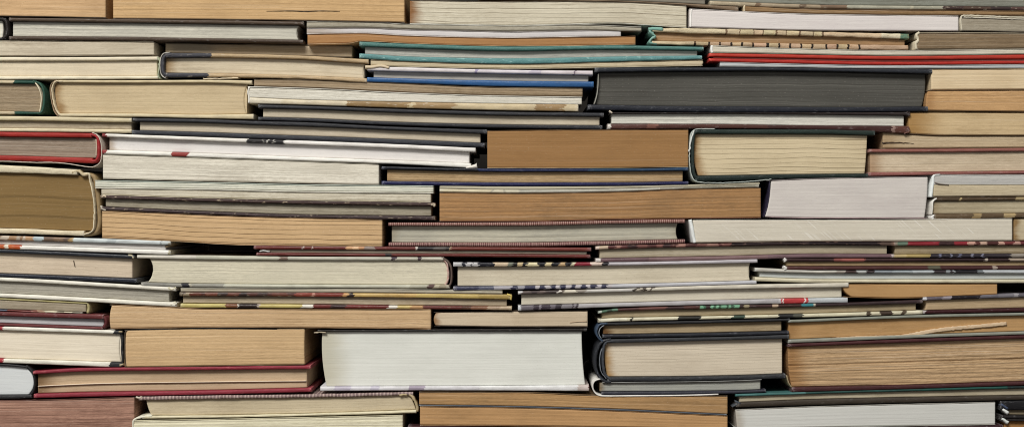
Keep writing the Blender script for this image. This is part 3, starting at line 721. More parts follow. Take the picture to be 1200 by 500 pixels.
pb('cream paperback with slanting scratches and bright white slanted spine', [808, 960, 1187], [257, 257.2, 255.6], [284.6, 282.8, 282.2], 809, 1187, (207, 199, 181), cov=(226, 220, 206), cov2=(150, 130, 112), con=.3, blot=.1, scratch=.8, stripe=(176, 164, 144), l=(3, 5, 7), d=.4,
   extra=[T('spine', [(809, 257.2), (811, 266), (812.6, 275), (814.6, 284.4)], 4.2, (232, 236, 234), rough=.3, rec=.2)])
pb('cream paperback end with brown stain right of the scratched cream one', [1189, 1310], [255.6, 255], [281.8, 281.4], 1189.5, 1310, (200, 184, 150), cov=(160, 130, 90), con=.4, foxl=1., foxw=.1, d=3)
# ---- left block, lower
bk('jacketed_book', 'book with mottled orange and pale blue jacket under the olive brown one', [-60, 0, 200], [[274.6, 275.8, 282], [280, 281.2, 287], [284.6, 286.3, 293], [289.4, 291.5, 298.4]],
   [C(-60, 200, (192, 202, 202), cloth=.08, rough=.35, wear=.3, segs=mott(-60, 38, [(150, 112, 78), (186, 140, 96), (110, 92, 84), (176, 160, 140)], 7, 4) + [(39, (172, 188, 192)), (49, (112, 88, 70)), (62, (134, 104, 78)), (74, (104, 84, 72)), (80, (176, 140, 84)), (85, (194, 204, 204)), (124, (176, 186, 188)), (136, (198, 206, 206)), (186, (150, 158, 158)), (188, (192, 200, 198)), (197, (150, 138, 100))]),
    P(-60, 193, (205, 200, 194), con=.5, stripe=(150, 146, 148), rec=3.2), C(-60, 200, (226, 223, 214), cloth=.08, rough=.35, wear=.15, segs=[(-60, (226, 223, 214)), (-8, (206, 90, 36)), (5, (228, 214, 190)), (10, (206, 92, 36)), (16, (200, 80, 30)), (23, (228, 224, 214)), (196, (170, 158, 110))])], d=.3,
   extra=[T('cover_flap', [(193, 289), (197, 288), (200, 285)], 2.0, (120, 96, 62), rec=2.4)])
bk('hardcover_book', 'navy hardcover with cream pages and a small pen mark, at the left edge', [-60, 0, 158], [[290, 291.8, 298.6], [294.2, 296, 303.2], [318.4, 320.2, 326.2], [322.4, 324.4, 331.4]],
   [C(-60, 157, (44, 48, 56), cloth=.3, rough=.35, wear=.3), P(-60, 153.5, (209, 190, 164), con=.3, blot=.15, rec=4), C(-60, 160, (40, 44, 56), cloth=.3, rough=.35, wear=.25)], d=.6,
   extra=[T('headband', [(150, 299), (154, 299.4), (156.6, 302)], 2, (190, 178, 140), fray=.7, dep=8), T('pen_mark', [(84.4, 305), (85.4, 309), (86, 312)], .8, (110, 92, 74), rec=3.5, dep=2)])
bk('hardcover_book', 'white hardcover with grey page edges sloping down at the left edge', [-60, 0, 206], [[322.8, 324.7, 336.4], [327.2, 329.2, 341], [341, 343.4, 354.2], [345.6, 348.2, 359.4]],
   [C(-60, 206, (226, 221, 204), cloth=.1, wear=.15), P(-60, 197, (166, 160, 145), con=.85, stripe=(118, 112, 100), rec=3.5), C(-60, 207, (230, 225, 208), cloth=.1, wear=.15)], d=.3,
   extra=[T('headband', [(197, 337), (201, 339), (206, 336.4)], 2.6, (204, 196, 160), fray=.6, dep=8), T('headband', [(200, 357), (204, 354.4), (206, 357.4)], 2.6, (210, 202, 176), fray=.6, dep=8)])
bk('paperback_book', 'grey brown paperback with olive cover and crumpled patterned lower edge at the left', [-60, 0, 102], [[346, 348.7, 354], [348.8, 351.5, 356.4], [359.4, 362, 365.6], [361.8, 364.6, 367.6]],
   [K(-60, 102, (170, 158, 96), wear=.3), P(-60, 100, (160, 147, 124), con=.5, blot=.4, rec=.8), K(-60, 96, (150, 120, 100), segs=[(-60, (90, 100, 120)), (8, (124, 56, 48)), (34, (150, 90, 76)), (44, (190, 150, 120)), (50, (206, 196, 164)), (66, (150, 140, 116)), (74, (210, 200, 170)), (84, (130, 122, 104))], rough_edge=.5)], d=1.8,
   extra=[T('spine', [(101.4, 355), (102.6, 360), (101.6, 367)], 3.2, (176, 162, 106), fray=.3, rec=1)])
MAR = (112, 46, 46)
bk('hardcover_book', 'maroon hardcover with bluish grey pages and rounded maroon end at the left', [-60, 0, 120], [[362.6, 364.8, 368.2], [368, 370.2, 374], [376.6, 378.6, 383], [379.8, 381.8, 386.4]],
   [C(-60, 121, MAR, cloth=.3, wear=.35), P(-60, 120, (186, 184, 184), con=.4, stripe=(140, 138, 146), rec=4), C(-60, 120, MAR, cloth=.3, wear=.25)], d=.9,
   extra=[T('spine', [(116, 371), (121.6, 372), (123.4, 378), (120, 384)], 3.6, (102, 38, 40), cloth=.3, rec=.6)])
bk('hardcover_book', 'white boarded book with black spine strip and red corner patches at the left', [-60, 0, 142], [[380.4, 382.1, 387], [384.8, 386.7, 391.2], [418, 419.9, 424.4], [423, 425, 430.4]],
   [C(-60, 143, (228, 224, 210), cloth=.15, wear=.1, segs=[(-60, (180, 40, 52)), (3, (232, 228, 212)), (132.5, (44, 44, 46))]), P(-60, 140.5, (226, 214, 192), con=.25, blot=.18, stripe=(196, 180, 150), r=(0, -2, 0), rec=3.2), C(-60, 143, (226, 222, 206), cloth=.15, wear=.1, segs=[(-60, (180, 40, 52)), (4, (228, 224, 206)), (127.5, (44, 46, 48))])], d=.6,
   extra=[T('spine', [(141, 390), (142.6, 398), (142, 410), (143, 421), (142, 426)], 2.6, (46, 46, 46), rec=1.4), T('headband', [(139, 388.4), (143, 388.2)], 2, (170, 150, 110), fray=.6, dep=5), T('headband', [(140, 427.4), (144.4, 426.8)], 2.6, (180, 160, 120), fray=.6, dep=5)])
bk('hardcover_book', 'black hardcover with rounded bluish white page block at the lower left corner', [-60, 0, 40], [[424.6, 425.6, 429.5], [427.6, 428.6, 431.6], [462, 462.6, 462.4], [467, 467.6, 466.2]],
   [C(-60, 31, (42, 42, 44), cloth=.4), P(-60, 29, (208, 212, 212), con=.15, blot=.05, stripe=(182, 186, 190), r=(0, 9, 3), rec=2.5), C(-60, 36, (46, 46, 48), cloth=.4)], d=1.6,
   extra=[T('spine', [(30, 428.4), (37, 436), (39.4, 448), (37.4, 459), (32, 465)], 2.4, (38, 38, 40), cloth=.4, rec=.6)])
CR = (156, 42, 58)
bk('hardcover_book', 'crimson hardcover with tan pages split by one white line, lower left', [38, 100, 240, 365], [[434.6, 430.7, 429.2, 427.7], [438.4, 435, 433.4, 432.2], [461.4, 459.6, 457.3, 454.2], [466.2, 464.7, 462.2, 459]],
   [C(38, 364, CR, cloth=.6, wear=.2, wearc=(206, 130, 130)), P(42, 359, (198, 169, 134), con=.3, blot=.15, foxl=1., foxw=.3, fox=(132, 100, 66), rec=4.4), C(39, 365, CR, cloth=.6, wear=.2, wearc=(206, 130, 130))], d=.3,
   extra=[T('bound_plate', [(43, 452.6), (120, 449.4), (240, 447.6), (358, 446.4)], .8, (226, 204, 176), rec=3.2, dep=100)])
pb('tall light tan paperback standing proud left of the big white book', [146, 240, 357], [386, 384.4, 385.2], [430.2, 428.8, 427.3], 145.5, 357, (211, 174, 124), cov=(120, 92, 58), con=.4, blot=.1, d=.8, l=(2, 0, 0), r=(0, -.5, 0), covs=[(145.5, (48, 44, 44)), (324, (206, 170, 122))],
   extra=[T('spine', [(149, 386.6), (146.6, 389), (146, 400), (146.4, 420), (147.4, 430)], 1.2, (90, 74, 54))])
pb('long tan paperback with rounded left corner resting on the tall light tan one', [128, 205, 240, 480, 505], [356.4, 359.7, 361.4, 362.2, 361.8], [385.2, 384.2, 383.6, 385.1, 385.8], 128, 505, (207, 171, 125), cov=(160, 120, 76), con=.5, sig=.3, period=6, blot=.2, stripe=(150, 110, 66), l=(2.5, 0, 1), d=.6)
# ---- centre, lower
GREYC = (198, 190, 164)
bk('jacketed_book', 'big cream jacketed book with ticked headband at its right end', [162, 240, 360, 528], [[298.6, 299.2, 300.5, 301], [302.6, 304, 304.8, 305.2], [330.5, 332.2, 333, 333.5], [335.8, 336.7, 337.2, 338]],
   [C(160, 520, GREYC, cloth=.1, wear=.15, segs=[(160, (206, 200, 184)), (230, (190, 188, 166)), (326, (130, 106, 92)), (336, (186, 184, 166)), (459, (78, 60, 72)), (463, (190, 186, 166)), (488, (84, 66, 72)), (493, (196, 190, 170))]),
    P(174, 524, (211, 202, 175), con=.45, blot=.08, stripe=(146, 142, 124), l=(0, 4, -2), r=(-4, 1, -2), rec=2.8),
    C(165, 527, GREYC, cloth=.1, wear=.2, segs=[(165, (128, 126, 118)), (196, (140, 138, 128)), (212, (36, 36, 46)), (221, (176, 170, 150)), (224, (150, 148, 136)), (262, (184, 184, 164)), (265, (192, 190, 168)), (480, (174, 170, 148)), (501, (96, 70, 66)), (506.5, (178, 168, 140)), (514, (150, 138, 112))])], d=.5,
   extra=[T('headband', [(519.6, 303.6), (523.6, 309), (525, 318), (524.6, 328), (521, 335)], 2.2, (214, 186, 172), fray=.7, weave=((150, 70, 62), 22, .8), rec=1.6), T('spine', [(517, 301.6), (523.4, 305), (528, 312), (529, 322), (528, 332), (524, 337)], 2.0, (104, 84, 74), rec=.2)])
MJ = (114, 46, 40)
bk('jacketed_book', 'thin maroon jacketed book with grey pages beneath the striped tan paperback', [297, 440, 560, 693], [[287.6, 288.7, 289.1, 289.8], [292, 292.8, 293.4, 294.5], [295.6, 296.8, 297.2, 298.2], [299.4, 300.2, 301, 302.4]],
   [C(297, 693, MJ, cloth=.08, rough=.35, wear=.15, segs=[(297, MJ), (353, (176, 160, 150)), (355, MJ), (364, (190, 170, 156)), (366, MJ), (404, (206, 150, 100)), (412, (226, 178, 128)), (418, (196, 136, 88)), (426, (150, 130, 120)), (438, MJ), (485, (206, 196, 184)), (488, (52, 46, 48)), (508, (96, 88, 82)), (520, (60, 54, 52)), (526, (206, 170, 130)), (529, (120, 50, 40))]),
    P(304, 688, (170, 160, 140), con=.6, rec=2.6), C(300, 692, (112, 44, 38), cloth=.08, rough=.35, wear=.12, segs=[(300, (112, 44, 38)), (450, (46, 40, 42)), (458, (112, 44, 38))])], d=.3,
   extra=[T('endpaper', [(304, 294.6), (308, 293.6), (316, 294.6)], 1.4, (206, 206, 202), fray=.4, dep=10, rec=.4)])
TANBL = [(206, 178, 126), (32, 30, 36), (206, 190, 140), (40, 36, 36), (120, 96, 66)]
CK = [v for k in range(15) for v in ((634 + k * 5.6, (196, 188, 190) if k % 2 else (60, 60, 86)),)]
bk('jacketed_book', 'cream paged book whose jacket edge alternates black, cream and crimson patches', [532, 600, 720, 886], [[307, 307.3, 306.9, 303.2], [312.4, 312.3, 311, 307.8], [335.4, 334.8, 332.8, 328.5], [340.4, 339.3, 337.3, 332.7]],
   [C(531, 888, (192, 188, 192), cloth=.08, rough=.35, wear=.12, segs=[(531, (186, 186, 186)), (542, (40, 42, 54)), (545, (190, 188, 188)), (551, (40, 42, 54)), (553, (190, 188, 188)), (559, (34, 34, 44)), (578, (206, 180, 144)), (594, (120, 124, 106)), (600, (40, 36, 36)), (606, (206, 180, 130)), (612, (36, 34, 38)), (617, (214, 200, 150)), (624, (222, 208, 160)), (630, (34, 32, 38)), (638, (210, 190, 140)), (646, (30, 30, 36)), (655, (196, 160, 110)), (662, (34, 32, 36)), (668, (206, 196, 160)), (673, (150, 34, 52)), (692, (222, 198, 180)), (704, (40, 36, 42)), (713, (190, 184, 190))]),
    P(536, 880, (209, 198, 173), con=.3, blot=.1, r=(0, -1.5, 0), rec=4), C(531, 887, (190, 188, 194), cloth=.08, rough=.35, wear=.12, segs=[(531, (64, 66, 92)), (560, (96, 98, 118)), (578, (168, 164, 172)), (598, (60, 60, 84)), (606, (150, 148, 158)), (614, (62, 62, 88))] + [(620 + k * 6.0, (186, 180, 184) if k % 2 else (58, 58, 84)) for k in range(1, 16)] + [(716, (188, 188, 194))])], d=.3)
bk('jacketed_book', 'dark patterned cream jacketed book carrying a red banded lower edge', [607, 720, 840, 994], [[340.8, 338, 333.9, 330.9], [345, 342, 338.9, 336.3], [357.8, 354.8, 351.5, 348.3], [364, 359.8, 357, 354.6]],
   [C(607, 995, (206, 198, 180), cloth=.08, rough=.4, wear=.15, segs=[(607, (190, 190, 190)), (611, (96, 82, 78)), (622, (70, 58, 58)), (630, (104, 88, 82)), (640, (74, 62, 60)), (652, (226, 218, 206)), (656, (110, 96, 86)), (661, (220, 210, 188)), (676, (150, 140, 128)), (686, (196, 192, 184)), (742, (70, 60, 50)), (746, (190, 180, 160)), (750, (70, 58, 48)), (757, (206, 196, 176)), (761, (90, 76, 64)), (764, (210, 202, 182))], jag=4),
    P(611, 988, (208, 201, 181), con=.2, blot=.06, rec=4.2), C(607, 994, (176, 174, 176), cloth=.08, rough=.4, wear=.12, segs=[(607, (200, 206, 210)), (610, (110, 102, 110)), (624, (62, 52, 62)), (630, (126, 118, 126)), (634, (60, 50, 60)), (644, (104, 96, 104)), (650, (58, 50, 58)), (658, (130, 124, 130)), (669, (70, 60, 70)), (672, (130, 124, 130)), (675, (66, 58, 66)), (678, (176, 172, 174)), (912, (196, 194, 196)), (914, (206, 60, 62)), (916, (226, 214, 210)), (918, (206, 54, 58)), (942, (226, 214, 210)), (944, (206, 60, 62)), (947, (184, 190, 194))], jag=1.4)], d=.5)
pb('thin cream booklet lying on the yellow and maroon jacketed book', [210, 360, 480, 590], [337.2, 337.8, 338.7, 340], [342, 342.6, 343.4, 344.6], 211, 589, (186, 178, 156), cov=(206, 200, 178), cov2=(130, 112, 92), con=.5, d=1.4)
bk('jacketed_book', 'jacketed book with yellow and maroon printed edges in the lower left middle', [210, 360, 480, 600], [[342.2, 342.8, 343.6, 344.8], [346.8, 347.6, 348.6, 350.8], [355.4, 356.5, 357.8, 358.6], [360.4, 361, 361.9, 363.4]],
   [C(210, 600, (196, 170, 90), cloth=.08, rough=.35, wear=.3, segs=[(210, (90, 70, 60)), (216, (160, 140, 110))] + mott(222, 342, [(84, 46, 38), (112, 58, 42), (60, 42, 38), (140, 96, 70)], 13, 8) + [(345, (150, 62, 46)), (364, (196, 130, 110)), (368, (140, 56, 44)), (401, (206, 150, 84)), (407, (60, 46, 44)), (413, (206, 168, 90)), (450, (200, 160, 84)), (486, (196, 166, 84)), (560, (176, 146, 70))]),
    P(213, 594, (170, 154, 128), con=.55, rec=3.4), C(211, 600, (196, 176, 92), cloth=.08, rough=.35, wear=.15, segs=[(211, (196, 178, 94)), (263, (130, 78, 48)), (277, (206, 196, 180)), (279, (56, 42, 40)), (300, (190, 170, 150)), (303, (198, 178, 96)), (353, (228, 222, 206)), (365, (122, 46, 42)), (387, (66, 42, 42)), (404, (124, 48, 44)), (453, (228, 222, 208)), (464, (206, 178, 100)), (480, (190, 140, 84)), (496, (112, 52, 46)), (540, (96, 60, 46)), (552, (140, 92, 66)), (570, (176, 146, 116)), (586, (190, 164, 130))])], d=.5,
   extra=[T('cover_flap', [(594, 345), (599, 346.4), (598, 351)], 2.4, (206, 178, 80), fray=.5, dep=12)])
pb('cream paperback set back on the big white book, its left end browned', [508, 600, 689], [365.6, 364.4, 363.8], [382.2, 383.4, 383.4], 508, 689, (210, 190, 160), cov=(80, 62, 44), cov2=(60, 44, 34), con=.18, blot=.15, foxl=1., foxw=.1, fox=(150, 108, 66), l=(3, 0, 2), d=4,
   extra=[T('torn_page', [(668, 377.8), (680, 376.8), (688, 376.6)], lambda t: .3 + .8 * t, (176, 146, 114), dep=3)])
bk('hardcover_book', 'biggest white paged hardcover with yellowed left corner and black upper board', [375, 505, 690], [[386.2, 385.4, 384.6], [388.2, 388.1, 388.1], [452.6, 452.2, 451], [458, 457.3, 458]],
   [C(372, 688, (34, 28, 26), cloth=.2), P(377, 682, (222, 223, 215), con=.07, blot=.06, stripe=(176, 178, 166), l=(0, 0, 5), r=(0, 1, 4), foxl=.55, foxw=.4, fox=(178, 164, 120), rec=3), C(375, 690.5, (214, 214, 218), cloth=.06, wear=.1, segs=[(375, (220, 218, 222)), (392, (196, 188, 206)), (410, (216, 214, 220)), (434, (196, 190, 206)), (444, (220, 218, 222)), (478, (170, 156, 176)), (497, (214, 212, 216)), (560, (226, 226, 226)), (676, (206, 190, 182)), (690, (120, 40, 40))])], d=.6,
   extra=[T('cover_flap', [(368, 390), (374, 389), (382, 389.6)], 1.4, (176, 160, 130), fray=.5, dep=8)])
# ---- right, lower
bk('jacketed_book', 'book with maroon mottled upper jacket edge and mauve lower edge', [698, 720, 840, 960, 1048], [[288.4, 287.2, 284.9, 283.2, 283.4], [292.4, 291.6, 288.8, 287, 287.9], [302.6, 302.2, 300, 297.3, 297.6], [307.4, 306.9, 305.1, 302, 302]],
   [C(698, 1049, (90, 50, 50), cloth=.08, rough=.35, wear=.35, wearc=(190, 150, 130), segs=[(698, (220, 206, 190)), (702, (196, 170, 140))] + mott(712, 856, [(130, 78, 70), (96, 50, 48), (160, 110, 96), (60, 40, 40)], 9, 21) + [(857, (48, 34, 34)), (940, (66, 50, 48)), (948, (44, 32, 34)), (1030, (90, 70, 60))]),
    P(703, 1041, (174, 162, 136), con=.55, rec=3.4), C(698, 1048, (122, 92, 96), cloth=.08, rough=.35, wear=.12, segs=[(698, (222, 214, 206)), (703, (112, 82, 88)), (760, (130, 98, 100)), (900, (120, 90, 96)), (1044, (206, 190, 180))])], d=.3)
bk('jacketed_book', 'book with red and black upper jacket edge and gold and navy lower edge', [1047, 1200], [[283.3, 282.4], [288, 286.9], [297.8, 297], [302, 301.5]],
   [C(1047, 1310, (150, 36, 46), cloth=.08, rough=.35, wear=.2, segs=[(1047, (140, 130, 110)), (1052, (96, 120, 100)), (1064, (154, 38, 48)), (1099, (66, 42, 42)), (1118, (158, 40, 50)), (1134, (206, 150, 130)), (1142, (96, 50, 46)), (1148, (200, 160, 136)), (1156, (84, 44, 42)), (1170, (200, 150, 130)), (1177, (120, 50, 50)), (1188, (190, 140, 124)), (1195, (110, 44, 46))]),
    P(1050, 1305, (160, 143, 112), con=.6, rec=3.4), C(1047, 1310, (60, 54, 62), cloth=.08, rough=.35, wear=.2, segs=[(1047, (196, 170, 110)), (1062, (176, 150, 84)), (1091, (56, 50, 58)), (1100, (110, 112, 140)), (1103, (50, 44, 52)), (1112, (120, 122, 146)), (1115, (50, 44, 52)), (1124, (96, 98, 124)), (1127, (50, 44, 52)), (1138, (120, 120, 140)), (1141, (50, 44, 54)), (1150, (120, 122, 146)), (1153, (56, 48, 54)), (1185, (150, 140, 128)), (1200, (110, 96, 86))])], d=.4)
bk('jacketed_book', 'thin dark maroon jacketed book with two white corner knobs at the right', [918, 960, 1200], [[302.4, 302.5, 302.4], [306.2, 306.4, 306], [311.9, 311.7, 311.3], [316.4, 316.2, 315.8]],
   [C(919, 1310, (66, 40, 40), cloth=.08, rough=.35, wear=.15, segs=[(919, (60, 38, 38)), (978, (140, 70, 64)), (986, (160, 84, 74)), (1013, (62, 40, 40)), (1080, (52, 36, 38)), (1153, (190, 176, 160)), (1156, (60, 42, 42)), (1182, (170, 150, 130)), (1200, (90, 66, 60))]),
    P(922, 1305, (168, 142, 102), con=.5, rec=2.8), C(919, 1310, (80, 46, 44), cloth=.08, rough=.35, wear=.12, segs=[(919, (84, 46, 44)), (1088, (90, 88, 70)), (1102, (80, 44, 44)), (1163, (170, 150, 136)), (1167, (78, 44, 42))])], d=.4,
   extra=[T('cover_flap', [(918.6, 303), (921, 304.4), (919, 306)], 3.0, (226, 222, 216), dep=8, rec=-.6), T('cover_flap', [(918.6, 312.4), (921.4, 314), (919, 315.8)], 3.2, (228, 224, 218), dep=8, rec=-.6)])
bk('jacketed_book', 'pale grey book with black marks on its upper jacket edge and cream lower edge', [885, 960, 1200], [[313.4, 316.6, 316], [318, 320, 320.2], [324.4, 326.8, 327.2], [329.4, 331.2, 331.6]],
   [C(885, 1310, (178, 184, 184), cloth=.08, rough=.35, wear=.15, segs=[(885, (196, 192, 180)), (978, (160, 150, 140)), (990, (70, 52, 50)), (1004, (170, 172, 170)), (1016, (60, 48, 50)), (1023, (130, 138, 146)), (1046, (150, 160, 166)), (1070, (176, 184, 188)), (1094, (60, 50, 54)), (1108, (140, 146, 150)), (1114, (60, 54, 58)), (1117, (150, 156, 160)), (1119, (40, 38, 42)), (1144, (110, 116, 120)), (1152, (186, 192, 196))]),
    P(891, 1305, (184, 188, 184), con=.45, stripe=(150, 158, 162), rec=3.2), C(885, 1310, (212, 202, 168), cloth=.08, rough=.4, wear=.1)], d=.7)
pb('plain ochre paperback with rounded lower left corner, set back at the right', [990, 1050, 1100, 1171], [332.6, 332.2, 332.1, 332], [348.2, 349.6, 348.2, 344.8], 990, 1170, (190, 145, 90), cov=(150, 106, 58), con=.15, blot=.25, stripe=(150, 106, 58), l=(0, 0, 8), d=2.2)
bk('jacketed_book', 'book with purple black and grey patched upper edge and maroon lower board at the right', [1082, 1200], [[348, 343.3], [352, 348], [363.7, 360.6], [367.7, 365.2]],
   [C(1082, 1310, (110, 104, 112), cloth=.08, rough=.35, wear=.15, segs=[(1082, (200, 200, 204)), (1085, (104, 94, 104)), (1104, (150, 140, 148)), (1115, (38, 32, 38)), (1149, (104, 100, 110)), (1170, (116, 112, 120)), (1188, (150, 146, 150)), (1194, (96, 92, 100))]),
    P(1085, 1305, (184, 158, 120), con=.35, rec=3.2, l=(0, 2, 0)), C(1082, 1310, (64, 28, 32), cloth=.2, rough=.4, segs=[(1082, (190, 184, 180)), (1084, (66, 28, 32))])], d=.5)
bk('jacketed_book', 'jacketed book with green lettering fragments and maroon mottling along its upper edge', [701, 720, 840, 960, 1082], [[364.4, 361.4, 357.5, 355.4, 350.8], [367.4, 364.6, 361.5, 358.9, 355.3], [373.4, 372.4, 370, 367, 363.3], [378, 376.8, 373.8, 371.4, 368]],
   [C(701, 1082, (70, 44, 42), cloth=.08, rough=.35, wear=.2, segs=[(701, (176, 196, 180)), (704, (70, 110, 84)), (710, (50, 70, 56)), (717, (90, 130, 104)), (722, (84, 50, 46)), (748, (116, 70, 62)), (780, (62, 40, 40)), (800, (90, 54, 48)), (820, (110, 176, 134)), (824, (62, 110, 80)), (827, (60, 46, 44)), (832, (116, 180, 140)), (836, (64, 100, 76)), (839, (120, 184, 142)), (842, (56, 96, 70)), (845, (116, 178, 138)), (850, (56, 92, 68)), (853, (120, 180, 140)), (857, (60, 96, 72)), (860, (112, 172, 132)), (865, (64, 46, 44)), (872, (156, 140, 104)), (878, (70, 46, 44)), (904, (190, 160, 130)), (911, (72, 46, 42)), (938, (48, 130, 140)), (952, (190, 180, 160)), (955, (60, 44, 46))], jag=1.4),
    P(705, 1075, (166, 149, 116), con=.45, rec=3.4, l=(0, 1, 0)), C(701, 1082, (216, 206, 172), cloth=.08, rough=.4, wear=.3, wearc=(70, 60, 50), segs=[(701, (220, 214, 186)), (735, (206, 198, 164)), (738, (60, 56, 46)), (741, (214, 206, 174)), (794, (50, 50, 46)), (820, (214, 206, 172)), (858, (60, 80, 66)), (872, (214, 206, 172)), (912, (44, 44, 46)), (930, (80, 80, 70)), (940, (214, 206, 172)), (1015, (80, 66, 50)), (1020, (210, 200, 166)), (1031, (70, 54, 44)), (1046, (214, 206, 172)), (1056, (90, 74, 56)), (1060, (220, 212, 180))])], d=.4)
bk('hardcover_book', 'thin black book with a curved navy spine, on top of the thick black one', [704, 780, 860, 926], [[377.8, 376.2, 374.4, 372.8], [381.4, 379.8, 377.8, 376], [391.8, 390.7, 389.2, 387.6], [396, 395, 393.5, 391.4]],
   [C(706, 926, BLK, cloth=.3, wear=.12), P(707, 917, (172, 150, 114), con=.5, foxl=1., foxw=.16, fox=(112, 76, 40), rec=4), C(706, 925, (38, 40, 48), cloth=.3, wear=.35, wearc=(120, 122, 130))], d=.4,
   extra=[T('spine', [(712, 379), (704, 379.6), (700, 384), (699, 390), (702, 396), (707, 400)], 2.4, (54, 72, 96), rough=.35, wear=.4), T('dust_jacket', [(708, 381), (703.4, 384.6), (702, 391), (705, 396.4)], .8, (150, 160, 170), fray=.5, rec=.4)])
bk('hardcover_book', 'thick black book with doubled curved black spine and cream pages', [708, 780, 860, 922], [[397.2, 395.6, 394, 391.8], [402, 400.2, 398.2, 396.8], [441.4, 441.2, 440, 437.8], [447, 446.4, 445, 443.2]],
   [C(712, 925, (54, 56, 60), cloth=.5, wear=.15), P(709, 918, (218, 204, 180), con=.15, blot=.03, sig=.4, period=3.4, foxl=1., foxw=.14, fox=(176, 134, 78), l=(0, 0, 3), rec=4.4), C(712, 921, (48, 50, 54), cloth=.5, wear=.15, rough_edge=.2)], d=.4,
   extra=[T('spine', [(720, 399.4), (711, 400.4), (707.4, 408), (706.6, 424), (709, 438), (716, 444.6)], 3.0, (62, 66, 74), cloth=.5), T('dust_jacket', [(716, 397.4), (706, 400), (700, 409), (697.6, 424), (700.6, 438), (709, 446.6), (716, 447.2)], 3.4, (46, 48, 54), cloth=.2, rough=.35, wear=.6, wearc=(110, 116, 124)), T('dust_jacket', [(711, 402), (704.6, 411), (703, 424), (705, 436), (711, 443.6)], .9, (120, 126, 134), fray=.4, rec=.6)])
bk('paperback_book', 'thin book with white curved spine and black lower cover below the thick black one', [700, 780, 860, 898], [[447.4, 446.8, 445.4, 443.7], [448.2, 447.6, 446.2, 444.6], [458.6, 458.3, 457.4, 456], [462.8, 462.4, 461, 459.5]],
   [K(706, 893, (150, 150, 146)), P(703, 892, (162, 162, 150), con=.55, stripe=(124, 128, 132), foxl=.9, foxw=.1, fox=(120, 92, 50), rec=2.5), K(705, 898, (52, 52, 64), wear=.2)], d=.5,
   extra=[T('spine', [(704, 443.4), (697, 446), (694.6, 452), (696.6, 458.6), (702, 462.8), (712, 463.6), (740, 463.4), (800, 462.9), (842, 461.6)], 1.7, (226, 222, 214), rough=.35)])
GG = (134, 138, 124)
bk('hardcover_book', 'tan paged book with grey green boards and a long torn flap along its lower edge', [925, 1080, 1200], [[374.6, 368.6, 366], [378, 372.2, 369.6], [397.6, 391.8, 388], [402, 395.8, 391.8]],
   [C(924, 1310, GG, cloth=.1, wear=.12), P(925, 1305, (188, 144, 90), con=.3, blot=.45, stripe=(146, 104, 56), foxl=.5, foxw=.2, rec=3.6), C(924, 1310, (142, 144, 130), cloth=.1, wear=.12)], d=.5,
   extra=[T('torn_flap', [(968, 396.8), (1000, 395.2), (1030, 394.6), (1052, 394.4), (1066, 393), (1086, 389.2), (1112, 385.4), (1150, 382), (1181, 379)], lambda t: 1 + 4.2 * min(1, t * 1.8) * (1 - .3 * t), (216, 184, 144), fray=.45, rec=2.6, dep=2.4, wear=.5, wearc=(196, 150, 104), flat=.12)])
bk('hardcover_book', 'big brown paged book with rough cut pages and maroon boards at the lower right', [922, 1080, 1200], [[402.6, 396.4, 392.4], [406.6, 400.6, 396.6], [453.6, 450.4, 446.6], [459.4, 455.2, 451.3]],
   [C(924, 1310, (78, 34, 36), cloth=.4, wear=.12), P(925, 1305, (196, 160, 116), con=.95, blot=.15, stripe=(140, 106, 68), foxl=.8, foxw=.3, fox=(160, 108, 54), l=(0, 0, 4), amp=.8, rec=3.6, bump=.9), C(928, 1310, (76, 36, 38), cloth=.4, wear=.12)], d=.4,
   extra=[T('endpaper', [(922.4, 440), (924.6, 448), (928.4, 454)], 1.2, (170, 150, 110), rec=1)])
bk('hardcover_book', 'thin teal and dark brown book under the big maroon boarded one', [862, 960, 1200], [[461.2, 458.4, 451.7], [464.6, 461.2, 455], [471.4, 467.6, 463], [477, 474, 468.3]],
   [C(862, 1310, (34, 70, 66), cloth=.3, wear=.5, wearc=(50, 96, 96), segs=[(862, (66, 120, 118)), (886, (60, 112, 110)), (926, (74, 124, 120)), (944, (36, 74, 68)), (1080, (30, 84, 74)), (1180, (30, 44, 44))]), P(867, 1305, (190, 178, 150), con=.35, rec=3), C(862, 1310, (66, 56, 46), cloth=.2, wear=.25)], d=.6,
   extra=[T('cover_flap', [(858, 476.4), (864, 473), (862, 470), (868, 472.6)], 2.0, (70, 76, 84), fray=.5, dep=14)])
pb('white paperback with clean smooth edges in the bottom row at the right', [862, 960, 1167], [479.6, 475.6, 470.6], [502.6, 500.6, 497.5], 862, 1167, (206, 206, 200), cov=(178, 174, 164), con=.15, blot=.06, stripe=(180, 180, 174), d=.6, l=(0, 1, 2), foxl=.5, foxw=.12)
bk('hardcover_book', 'dark maroon book barely showing beneath the white paperback in the bottom row', [864, 960, 1180], [[502.7, 500.7, 497.6], [505.4, 503.6, 501], [512, 512, 512], [514.8, 514.8, 514.8]],
   [C(864, 1176, (64, 36, 40), cloth=.3), P(868, 1170, (180, 160, 130)), C(864, 1176, (64, 36, 40), cloth=.3)], d=.6)
bk('hardcover_book', 'black board of a thin book with white folded corner, lower right edge', [1172, 1200], [[469.4, 468.8], [480.4, 480.2], [486, 486.4], [490.4, 490.6]],
   [C(1173, 1310, (30, 30, 34), cloth=.4), P(1180, 1305, (140, 126, 100), con=.4), C(1174, 1310, (36, 32, 32), cloth=.3)], d=.8,
   extra=[T('cover_flap', [(1173.6, 473), (1181.6, 478.4)], 3.4, (70, 84, 116), rec=-.2, dep=30), T('cover_flap', [(1175.4, 479), (1182, 484)], lambda t: 2 + 3 * t, (226, 230, 226), rec=-.6, dep=24)])
